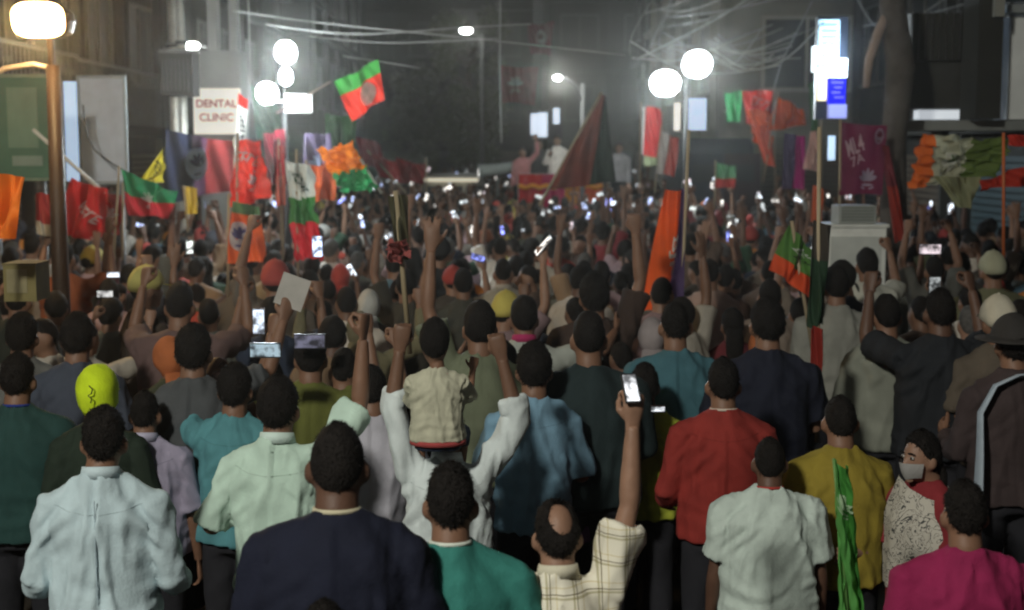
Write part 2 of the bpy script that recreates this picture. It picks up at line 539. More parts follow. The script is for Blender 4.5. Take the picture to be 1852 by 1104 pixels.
HAIRC = (.011, .009, .008)
GREYH = (.10, .095, .09)
SKINS = [(.20,.105,.065), (.15,.078,.048), (.26,.145,.095), (.11,.056,.036), (.22,.12,.075)]
# ------------------------------------------------------------------ the place: lamps, ground, buildings
def add_light(kind, loc, energy, color, parent=None, size=.1, name='light', target=None, spot=None):
    d = bpy.data.lights.new(name, kind); d.energy = energy; d.color = color
    if kind in ('POINT', 'SPOT'): d.shadow_soft_size = size
    if kind == 'AREA': d.size = size
    o = bpy.data.objects.new(name, d); o.location = loc
    if target is not None: o.rotation_euler = (Vector(loc) - Vector(target)).to_track_quat('Z', 'Y').to_euler()
    if spot: d.spot_size = math.radians(spot); d.spot_blend = .6
    C.objects.link(o)
    if parent: o.parent = parent
    return o

# ground
g = MB().add([(-120,-40,0),(120,-40,0),(120,200,0),(-120,200,0)], [(0,1,2,3)])
tag(g.build('ground', mat('asphalt', (.018,.017,.015), rough=.85, var=.3, vscale=1.5, bump=.4, bscale=120)), kind='structure')
for sx in (-1, 1):
    x0, x1 = sorted((sx * 6.6, sx * 9.0))
    pv = MB().box((x0, -20, .004), (x1, 90, .13))
    tag(pv.build('pavement', M_STONE, color=(.22,.21,.2)), kind='structure')

def lamp_post(name, label, x, y, h, heads, col, r=.06, color=(.12,.11,.1), arms=True, cat='street lamp', group=None):
    """heads: (offset vector, size (w,d,h), emission strength, light energy, face direction)"""
    t = empty(name, (x, y, 0)); tag(t, label, cat, group)
    if h:
        p = MB().tube([(0,0,0),(0,0,h*.5),(0,0,h)], [r*1.25, r*1.05, r*.8], n=14); p.tube([(0,0,0),(0,0,.5)], r*1.9, n=14)
        p.build('pole', M_PAINT, t, color, True)
    for off, sz, es, en, aim in heads:
        ov = Vector(off)
        if h:
            P = [Vector((0,0,h-.4)), Vector((off[0]*.25, off[1]*.25, max(h-.05, off[2]-.2))), Vector((off[0]*.6, off[1]*.6, off[2]-.02)), ov + Vector((0,0,sz[2]*.2))]
            MB().tube(P, .028, n=8).build('bracket', M_METAL, t, color, True)
        hd = MB().rings([(sz[2]*.45,sz[0]*.3,sz[1]*.3,0,.06),(sz[2]*.3,sz[0]*.44,sz[1]*.45,0,.06),(sz[2]*.05,sz[0]*.48,sz[1]*.5,0,.05),(-sz[2]*.3,sz[0]*.42,sz[1]*.45,0,.05),(-sz[2]*.42,sz[0]*.3,sz[1]*.3,0,.05)], n=18, power=2.6)
        ho = hd.build('lamp_head', M_METAL, t, color); ho.location = ov + Vector((0,.04,0))
        a = Vector(aim).normalized()
        q = a.to_track_quat('Z', 'Y')
        pw = 3.2 if col[2] < .5 else 2.2
        gl = MB().rings([(0,sz[0]*.5,sz[2]*.5,0,0),(.03,sz[0]*.49,sz[2]*.49,0,0),(.07,sz[0]*.40,sz[2]*.40,0,0),(.10,sz[0]*.2,sz[2]*.2,0,0)], n=24, power=pw)
        go = gl.build('lamp_glass', emat('lamp_' + str(int(es)) + '_%d' % int(col[2]*100), col, es), t)
        go.location = ov + Vector((0, -sz[1]*.62+.02, -.0)); go.rotation_euler = q.to_euler()
        if en and en < 1000:
            add_light('AREA', ov + Vector((0,-.34,-.06)), en*.22, col, t, size=.3, name='lamp_beam', target=tuple(ov + Vector((0,-.34,-.06)) + a*2))
            en = en * .62
        if en: add_light('POINT', ov + Vector((0,-.36,-.10)), en, col, t, size=.45 if en > 1000 else .12, name='bulb')
    return t

# street lamp beside the photographer: lights the backs of the people nearest to the camera
lamp_post('street_lamp', 'tall street lamp standing behind the photographer on the left', -5.2, -2.9, 7.4,
          [((1.2, .6, 7.6), (.5, .3, .16), 30, 3900, (0.5, .6, -1))], (1.0, .985, .88), cat='street lamp', group='street lamps')

def lp(px, py, Y): return at(px, py, Y)
# sodium lamp at the left edge
b = lp(96, 130, 11.0)
tl = lamp_post('street_lamp', 'glowing yellow sodium street lamp on a thick brown post, far left', b.x, 11.0, b.z + .05,
          [((lp(92,42,11).x - b.x, -.12, lp(92,42,11).z), (.40, .3, .27), 26, 120, (0, -1, -.25))], (1.0, .66, .30), r=.065, color=(.035,.02,.012), group='street lamps')
MB().tube([lp(-40,150,11) - Vector((b.x,11,0)), lp(10,124,11) - Vector((b.x,11,0)), lp(60,116,11) - Vector((b.x,11,0)), lp(94,124,11) - Vector((b.x,11,0))], .022).build('side_arm', M_METAL, tl, (.5,.4,.3), True)

b = lp(515, 170, 16)
W = (.84, .95, 1.0)
tl = lamp_post('street_lamp', 'pair of white floodlights on a pole left of the middle of the street', b.x, 16.0, lp(0,100,16).z,
          [((lp(522,97,16).x - b.x, -.1, lp(522,97,16).z), (.24,.2,.26), 34, 170, (.1,-1,-.3)),
           ((lp(489,170,16).x - b.x, -.1, lp(489,170,16).z), (.25,.2,.25), 34, 170, (-.1,-1,-.3)),
           ((lp(520,140,16).x - b.x, -.05, lp(520,140,16).z), (.15,.15,.2), 22, 0, (.1,-1,-.2))], W, r=.03, color=(.03,.03,.03), group='street lamps')  # third glowing head stands for the blown-out glare between the two lamps
b = lp(1240, 190, 24)
tl = lamp_post('street_lamp', 'pair of bluish white floodlights under the tangled cables on the right', b.x, 24.0, lp(0,140,24).z,
          [((lp(1200,152,24).x - b.x, -.1, lp(1200,152,24).z), (.50,.3,.44), 34, 170, (-.1,-1,-.3)),
           ((lp(1257,118,24).x - b.x, -.1, lp(1257,118,24).z), (.50,.3,.46), 34, 170, (.1,-1,-.3))], W, r=.04, color=(.03,.03,.03), group='street lamps')
for (px, py, Y, w_, lab, en) in ((843,56,45,.38,'small white street lamp high above the middle of the street',60),
                             (1008,141,27,.15,'small white lamp above the speaker on the truck',130),
                             (350,84,20,.20,'small white lamp beside the grey transformer box',40)):
    p = lp(px, py, Y)
    lamp_post('street_lamp', lab, p.x + .5, Y + .1, p.z - .1, [((-.5, -.1, p.z), (w_, w_*.7, w_*.55), 26, en, (0,-1,-.3))], (.95,1,.97), r=.05, color=(.1,.1,.1), group='street lamps')

# ---- buildings: walls, slabs, windows, shutters, parapets
def rect_on(mb, face, u0, u1, z0, z1, d0, d1):
    """box on a facade: face ('x', x, sign) or ('y', y, sign); d = distance proud of the facade"""
    ax, c, s = face
    lo, hi = sorted((c + s*d0, c + s*d1))
    if ax == 'x': mb.box((lo, u0, z0), (hi, u1, z1))
    else: mb.box((u0, lo, z0), (u1, hi, z1))
def facade(root, face, u0, u1, H, col, seed, floor_h=3.1, bay=2.6, lit=(), balcony=True):
    r = random.Random(seed)
    nf = int(H // floor_h); nb = max(1, int((u1-u0) // bay)); bw = (u1-u0)/nb
    for fl in range(nf):
        z = fl * floor_h
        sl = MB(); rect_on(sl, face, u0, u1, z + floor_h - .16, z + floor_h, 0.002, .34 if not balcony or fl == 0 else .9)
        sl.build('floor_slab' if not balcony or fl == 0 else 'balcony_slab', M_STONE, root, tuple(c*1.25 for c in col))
        for k in range(nb):
            a = u0 + k*bw; wv = bw * r.uniform(.42, .62); c = a + bw/2
            if fl == 0:
                sh = MB()
                for q in range(22):
                    zz = .2 + q*.11
                    rect_on(sh, face, c - bw*.40, c + bw*.40, zz, zz+.085, .003, .05)
                sh.build('shutter', M_PAINT, root, r.choice([(.09,.1,.11),(.05,.08,.09),(.11,.09,.07)]))
            else:
                z0 = z + .9; z1 = z + 2.35
                fr = MB()
                rect_on(fr, face, c-wv/2-.07, c+wv/2+.07, z1, z1+.07, .002, .09); rect_on(fr, face, c-wv/2-.12, c+wv/2+.12, z0-.08, z0, .002, .15)
                rect_on(fr, face, c-wv/2-.07, c-wv/2, z0, z1, .002, .09); rect_on(fr, face, c+wv/2, c+wv/2+.07, z0, z1, .002, .09)
                rect_on(fr, face, c-.03, c+.03, z0, z1, .012, .07)
                wf = fr.build('window', M_PAINT, root, tuple(min(.5, q*1.8) for q in col))
                for s_ in (0, 1):
                    pn = MB(); rect_on(pn, face, c-wv/2+s_*(wv/2+.03), c-.03+s_*(wv/2+.03), z0, z1, .004, .022)
                    lit_here = (fl, k) in lit
                    pn.build('pane', emat('lit_window', (.75,.9,1.0), 1.6) if lit_here else M_DARKGLASS, wf)
        if balcony and fl > 0:
            rl = MB()
            rect_on(rl, face, u0+.05, u1-.05, z+.92, z+.97, .84, .88)
            for q in range(int((u1-u0)/.16)):
                uu = u0 + .08 + q*.16; rect_on(rl, face, uu, uu+.025, z+.002, z+.92, .85, .87)
            rl.build('railing', M_METAL, root, (.12,.12,.12))
    for k in range(nb + 1):
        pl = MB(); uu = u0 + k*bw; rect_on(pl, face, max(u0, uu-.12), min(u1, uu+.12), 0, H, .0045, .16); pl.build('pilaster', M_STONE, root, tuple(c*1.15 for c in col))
def building(label, x0, x1, y0, y1, H, col, seed, front=True, side=True, **kw):
    t = empty('building', ((x0+x1)/2, y0, 0)); tag(t, label, 'building')
    off = Vector(t.location)
    root = t
    w = MB().box((x0,y0,0),(x1,y1,H)); w.box((x0-.1,y0-.1,H+.002),(x1+.1,y1+.1,H+.25))
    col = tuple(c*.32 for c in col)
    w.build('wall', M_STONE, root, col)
    if side:
        face = ('x', x1, 1) if x1 < 0 else ('x', x0, -1)
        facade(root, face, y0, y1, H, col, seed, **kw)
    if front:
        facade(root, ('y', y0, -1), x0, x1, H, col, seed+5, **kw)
    for ch in root.children: ch.location = ch.location - off
    return t
building('dark brown building with balconies behind the yellow street lamp', -14, -7.2, 13.5, 20.5, 9.6, (.085,.07,.06), 3)
building('grey balcony building behind the dental clinic sign', -13, -7.4, 21, 29, 12.6, (.11,.11,.105), 5)
building('tall grey building behind the left floodlights', -12, -6.9, 29.6, 41, 16, (.09,.1,.1), 7, balcony=False)
building('dark narrow building at the far left end of the street', -12, -6.0, 41.8, 56, 18, (.07,.08,.085), 9, balcony=False)
building('shop building with dark shuttered upper floor on the far right', 7.4, 14, 15.5, 22.5, 10, (.12,.12,.11), 11)
building('grey shop building beside the street, right of the cable tangle', 7.2, 13, 22.8, 29, 10, (.12,.12,.11), 13, balcony=False)
building('pale beige plastered building with small dark windows behind the cable tangle', 4.4, 12, 30, 43, 13, (.50,.47,.37), 15, balcony=False)
building('dark building at the far right end of the street', 5.2, 12, 45, 58, 17, (.07,.075,.075), 17, balcony=False)
building('wide dark building closing the far end of the street', -9, 1.0, 66, 78, 22, (.055,.06,.06), 19, side=False, balcony=False)
building('grey tower block closing the street behind the speaker', 1.6, 10, 62, 74, 26, (.075,.08,.08), 21, side=False, balcony=False)

# dense dark tree behind the truck
def leaf_tree(x, y, h, rw, seed, label):
    t = empty('tree', (x, y, 0)); tag(t, label, 'tree'); r = random.Random(seed)
    tk = MB().tube([(0,0,0),(.05,0,h*.3),(-.05,.05,h*.55),(0,0,h*.8)], [.2,.16,.12,.05], n=10)
    for _ in range(14):
        z = r.uniform(.3,.8)*h; a = r.uniform(0, 6.28); L = rw*r.uniform(.5,.9)
        tk.tube([(0,0,z),(L*.5*math.cos(a),L*.5*math.sin(a),z+.25),(L*math.cos(a),L*math.sin(a),z+.6)], [.06,.04,.015], n=6)
    tk.build('trunk', M_PAINT, t, (.06,.045,.035), True)
    cl = [(Vector((r.uniform(-.75,.75)*rw, r.uniform(-.75,.75)*rw, r.uniform(.30,.95)*h)), r.uniform(.3,.55)*rw) for _ in range(34)]
    V = []; F = []; n = 0
    for c, rr in cl:
        for _ in range(330):
            d = Vector((r.gauss(0,1), r.gauss(0,1), r.gauss(0,1))).normalized() * rr * r.uniform(.55,1.05)
            p = c + d; a = Vector((r.gauss(0,1), r.gauss(0,1), r.gauss(0,.6))).normalized(); b_ = a.cross(d).normalized()
            s = r.uniform(.05,.10)
            V += [p - a*s, p + b_*s*.45, p + a*s, p - b_*s*.45]; F.append((n,n+1,n+2,n+3)); n += 4
    m = MB().add([tuple(v) for v in V], F).build('crown', M_PAINT, t, (.055,.07,.03))
p = at(850, 330, 48); leaf_tree(p.x, 48, 7.6, 1.25, 4, 'tall dense dark olive tree rising behind the truck, left of the speaker')
p = at(745, 330, 54); leaf_tree(p.x, 54, 6.0, 1.1, 6, 'lower dark tree left of the tall tree at the end of the street')

# ---- poles, boxes, hoardings on the left
def post(name, px, Y, ptop, r, col, label, cat='pole', rot=None):
    p = at(px, ptop, Y); t = empty(name, (p.x, Y, 0)); tag(t, label, cat)
    MB().tube([(0,0,0),(0,0,p.z*.5),(0,0,p.z)], [r*1.15,r,r*.9], n=12).build('shaft', M_METAL, t, col, True)
    return t
for px, Y, rr, lab in ((311,18,.075,'left pale utility pole of the pair beside the transformer box'),(325,17.6,.055,'right pale utility pole of the pair beside the transformer box')):
    t = post('utility_pole', px, Y, -30, rr, (.8,.78,.70), lab)
    for z in (3.4, 4.0, 4.6):
        MB().tube([(0,0,z),(0,0,z+.05)], rr*1.35, n=12).build('clamp', M_METAL, t, (.12,.12,.12), True)
p = at(318, 176, 17.4); q = at(352, 100, 17.4)
tb = empty('transformer_box', ((p.x+q.x)/2, 17.1, p.z)); tag(tb, 'dark grey transformer box mounted on the pale utility poles', 'electrical box')
w_, h_ = .40, q.z - p.z
MB().box((-w_/2,-.15,0),(w_/2,.2,h_)).build('casing', M_PAINT, tb, (.02,.018,.016))
for k in range(7): MB().box((-w_/2+.03+k*.05,-.18,.06),(-w_/2+.05+k*.05,-.152,h_-.08)).build('cooling_fin', M_PAINT, tb, (.05,.048,.045))
MB().box((-w_/2-.02,-.17,h_+.002),(w_/2+.02,.22,h_+.04)).build('lid', M_PAINT, tb, (.09,.085,.08))

# concrete frame with DENTAL CLINIC sign
t = empty('concrete_gantry', (at(393,200,19).x, 19, 0)); tag(t, 'grey concrete pillar with twin uprights above the dental clinic sign', 'pillar')
def relx(px, Y, x0): return at(px, 0, Y).x - x0
x0 = t.location.x
zt = at(0, 92, 19).z; zs = at(0, 158, 19).z
MB().box((relx(355,19,x0),0,0),(relx(432,19,x0),.5,zt)).build('pillar', M_STONE, t, (.30,.30,.28))
MB().box((relx(372,19,x0),.05,zt+.002),(relx(389,19,x0),.3,zt+2.4)).build('upright', M_STONE, t, (.34,.34,.32))
MB().box((relx(411,19,x0),.05,zt+.002),(relx(425,19,x0),.3,zt+2.4)).build('upright', M_STONE, t, (.34,.34,.32))
def text_mesh(s, size, name='lettering', bold=.0):
    cu = bpy.data.curves.new('t', 'FONT'); cu.body = s; cu.size = size; cu.align_x = 'CENTER'; cu.align_y = 'CENTER'; cu.extrude = .004; cu.offset = bold; cu.space_line = 1.05
    o = bpy.data.objects.new('t', cu); C.objects.link(o)
    me = bpy.data.meshes.new_from_object(o.evaluated_get(bpy.context.evaluated_depsgraph_get()))
    bpy.data.objects.remove(o); me.name = name; return me
a = at(351, 243, 18.7); c = at(432, 160, 18.7)
sg = empty('clinic_sign', ((a.x+c.x)/2, 18.7, a.z)); tag(sg, 'white lit signboard with red letters reading dental clinic', 'sign')
sw, shh = (c.x-a.x), (c.z-a.z)
MB().box((-sw/2,0,0),(sw/2,.12,shh)).build('board', mat('lightbox', (.8,.76,.68), emit=(1,.88,.72), estr=.38, var=0), sg)
MB().box((-sw/2-.015,.02,-.015),(sw/2+.015,.135,-.002)).build('frame', M_METAL, sg, (.2,.2,.2))
o = mesh_obj('lettering', text_mesh('DENTAL', .145, bold=.003), mat('red_letter', (.45,.06,.04), rough=.5, var=0), sg); o.rotation_euler = (math.pi/2,0,0); o.location = (.0,-.006,shh*.66)
o = mesh_obj('lettering', text_mesh('CLINIC', .145, bold=.003), mat('red_letter'), sg); o.rotation_euler = (math.pi/2,0,0); o.location = (.0,-.006,shh*.36)

# ------------------------------------------------------------------ cloth: flags and banners
class Cloth:
    def __init__(s, cs, Y, wave=.06, k=1.6, seed=0, sag=0.0, crumple=.0, dY=(0,0,0,0)):
        """cs: TL, TR, BR, BL in photograph pixels at distance Y; dY bends single corners nearer or further"""
        s.c = [at(px, py, Y + d) for (px, py), d in zip(cs, dY)]
        s.wave, s.k, s.seed, s.sag, s.cr = wave, k, seed, sag, crumple
    def __call__(s, u, v, lift=0.0):
        p = (s.c[0]*(1-u) + s.c[1]*u)*(1-v) + (s.c[3]*(1-u) + s.c[2]*u)*v
        e = .35 + .65*min(1, 2*u)
        n = noise.noise(Vector((u*1.7, v*1.1, s.seed*3.3)))
        y = s.wave*e*math.sin(6.283*(s.k*u + .35*v + n*.5) + s.seed) + s.wave*.45*math.sin(6.283*(s.k*2.3*u - .8*v) + s.seed*2) 
        x = s.wave*.35*math.cos(6.283*(s.k*u + .3*v) + s.seed)
        z = -s.sag*math.sin(math.pi*u)*(1 - .6*v) + s.wave*.25*math.sin(5*u + 3*v + s.seed)
        if s.cr:
            q = Vector((u*9 + s.seed, v*9, 0))
            y += s.cr*noise.noise(q); x += s.cr*.6*noise.noise(q + Vector((7,3,1))); z += s.cr*.6*noise.noise(q + Vector((1,9,5)))
        return p + Vector((x, y - lift, z))
def cloth_patch(f, u0, u1, v0, v1, nu=18, nv=14, lift=0.0, edge=None):
    V = []; F = []
    for j in range(nv+1):
        for i in range(nu+1):
            u = u0 + (u1-u0)*i/nu; v = v0 + (v1-v0)*j/nv
            V.append(tuple(f(u, v, lift)))
    for j in range(nv):
        for i in range(nu): F.append((j*(nu+1)+i, j*(nu+1)+i+1, (j+1)*(nu+1)+i+1, (j+1)*(nu+1)+i))
    return MB().add(V, F)
def emblem_shapes(kind, uc, vc, ru, rv, rot=0):
    """list of (colour key, polygon in cloth uv)"""
    out = []
    def el(cx, cy, a, b, ang, n=14, c='w'):
        P = []
        for k in range(n):
            t = 6.283*k/n; x = a*math.cos(t); y = b*math.sin(t)
            X = cx + x*math.cos(ang) - y*math.sin(ang); Y = cy + x*math.sin(ang) + y*math.cos(ang)
            P.append(ROT(X, Y))
        out.append((c, P))
    cr, sr = math.cos(rot), math.sin(rot)
    def ROT(X, Y): return (uc + ru*(X*cr - Y*sr), vc + rv*(X*sr + Y*cr))
    if kind == 'disc':
        el(0, 0, 1, 1, 0, 24, 'w')
        for a in (-1.1,-.55,0,.55,1.1): el(math.sin(a)*.36, .12-math.cos(a)*.42, .15, .40, a, 12, 'b')
        el(0, .62, .42, .1, 0, 10, 'b')
    elif kind == 'lotus':
        for a in (-1.25,-.65,0,.65,1.25): el(math.sin(a)*.5, .25-math.cos(a)*.5, .19, .52, a, 12, 'w')
        el(0, .62, .65, .10, 0, 10, 'w'); el(-.45, .85, .3, .07, .3, 8, 'w'); el(.45, .85, .3, .07, -.3, 8, 'w')
    elif kind == 'script':     # illegible strokes of lettering
        r = random.Random(int(uc*100) + 3)
        for k in range(5):
            x = -.85 + k*.42
            el(x, 0, .06, .5, r.uniform(-.2,.2)); el(x+.14, -.42+r.uniform(-.1,.1), .2, .09, r.uniform(-.4,.4)); 
            if k % 2 == 0: el(x+.15, .1, .17, .09, r.uniform(-.5,.5))
            if k % 3 == 1: el(x+.16, .42, .18, .09, .2)
    elif kind == 'B':
        pass
    return out
def paint(f, shapes, parent, cols, lift=.014):
    groups = {}
    for c, P in shapes: groups.setdefault(c, []).append(P)
    for c, polys in groups.items():
        m = MB()
        l = lift + (.009 if c == 'b' else 0)
        for sgn in (1, -1):
            for P in polys:
                cu = sum(p[0] for p in P)/len(P); cv = sum(p[1] for p in P)/len(P)
                inner = [((p[0]+cu)/2, (p[1]+cv)/2) for p in P]; n = len(P)
                V = [tuple(f(cu, cv, l*sgn))] + [tuple(f(*p, l*sgn)) for p in inner] + [tuple(f(*p, l*sgn)) for p in P]
                Fc = [(0, 1+k, 1+(k+1)%n) for k in range(n)] + [(1+k, 1+n+k, 1+n+(k+1)%n, 1+(k+1)%n) for k in range(n)]
                m.add(V, Fc)
        m.build('emblem', M_FLAG, parent, cols[c])
def letters_on(f, text, uc, vc, w, h, parent, col, rot=0.0, lift=.016):
    """real letters bent onto the cloth"""
    me = text_mesh(text, 1.0, bold=.02); V = get_v(me); F = faces_of(me)
    lo, hi = V.min(0), V.max(0); V = (V - (lo+hi)/2) / np.maximum(hi - lo, 1e-6)
    c, s = math.cos(rot), math.sin(rot)
    out = []
    for x, y, z in V:
        X = x*w; Yv = -y*h
        out.append(tuple(f(uc + X*c - Yv*s, vc + X*s + Yv*c, lift + z*.002)))
    bpy.data.meshes.remove(me)
    MB().add(out, F).build('lettering', M_FLAG, parent, col)
def flag(name, label, cs, Y, bands, pole=None, emblem=None, cat='flag', group='party flags', pr=.012, pcol=(.35,.28,.18), text=None, **kw):
    f = Cloth(cs, Y, **kw)
    base = f(0, 0)
    if pole:
        pp = [at(px, py, Y + (d[0] if d else 0)) for px, py, *d in pole]; base = pp[0]
    t = empty(name, base); tag(t, label, cat, group)
    made = []
    if pole:
        made.append(MB().tube(pp, pr, n=8).build('pole', M_PAINT, t, pcol, True))
    for k, (u0, u1, v0, v1, col, nm) in enumerate(bands):
        made.append(cloth_patch(f, u0, u1, v0, v1, nu=max(8,int(54*(u1-u0))), nv=max(8,int(40*(v1-v0)))).build(nm, M_FLAG, t, col, True))
    n0 = len(t.children)
    if emblem:
        for e in emblem:
            kind, uc, vc, ru, rv = e[:5]; rot = e[5] if len(e) > 5 else 0; cols = e[6] if len(e) > 6 else {'w': (.75,.75,.75), 'b': (.15,.2,.35)}
            paint(f, emblem_shapes(kind, uc, vc, ru, rv, rot), t, cols)
    if text:
        for tx in text: letters_on(f, *tx[:5], t, *tx[5:])
    bv = Vector(base)
    for ch in t.children: ch.location = -bv
    return t
RED, SAF, GRN, WHT = (.70,.03,.02), (.85,.15,.02), (.03,.22,.06), (.8,.8,.76)
DGR, MAG, PUR, YEL = (.015,.07,.03), (.35,.02,.12), (.09,.06,.20), (.55,.45,.04)
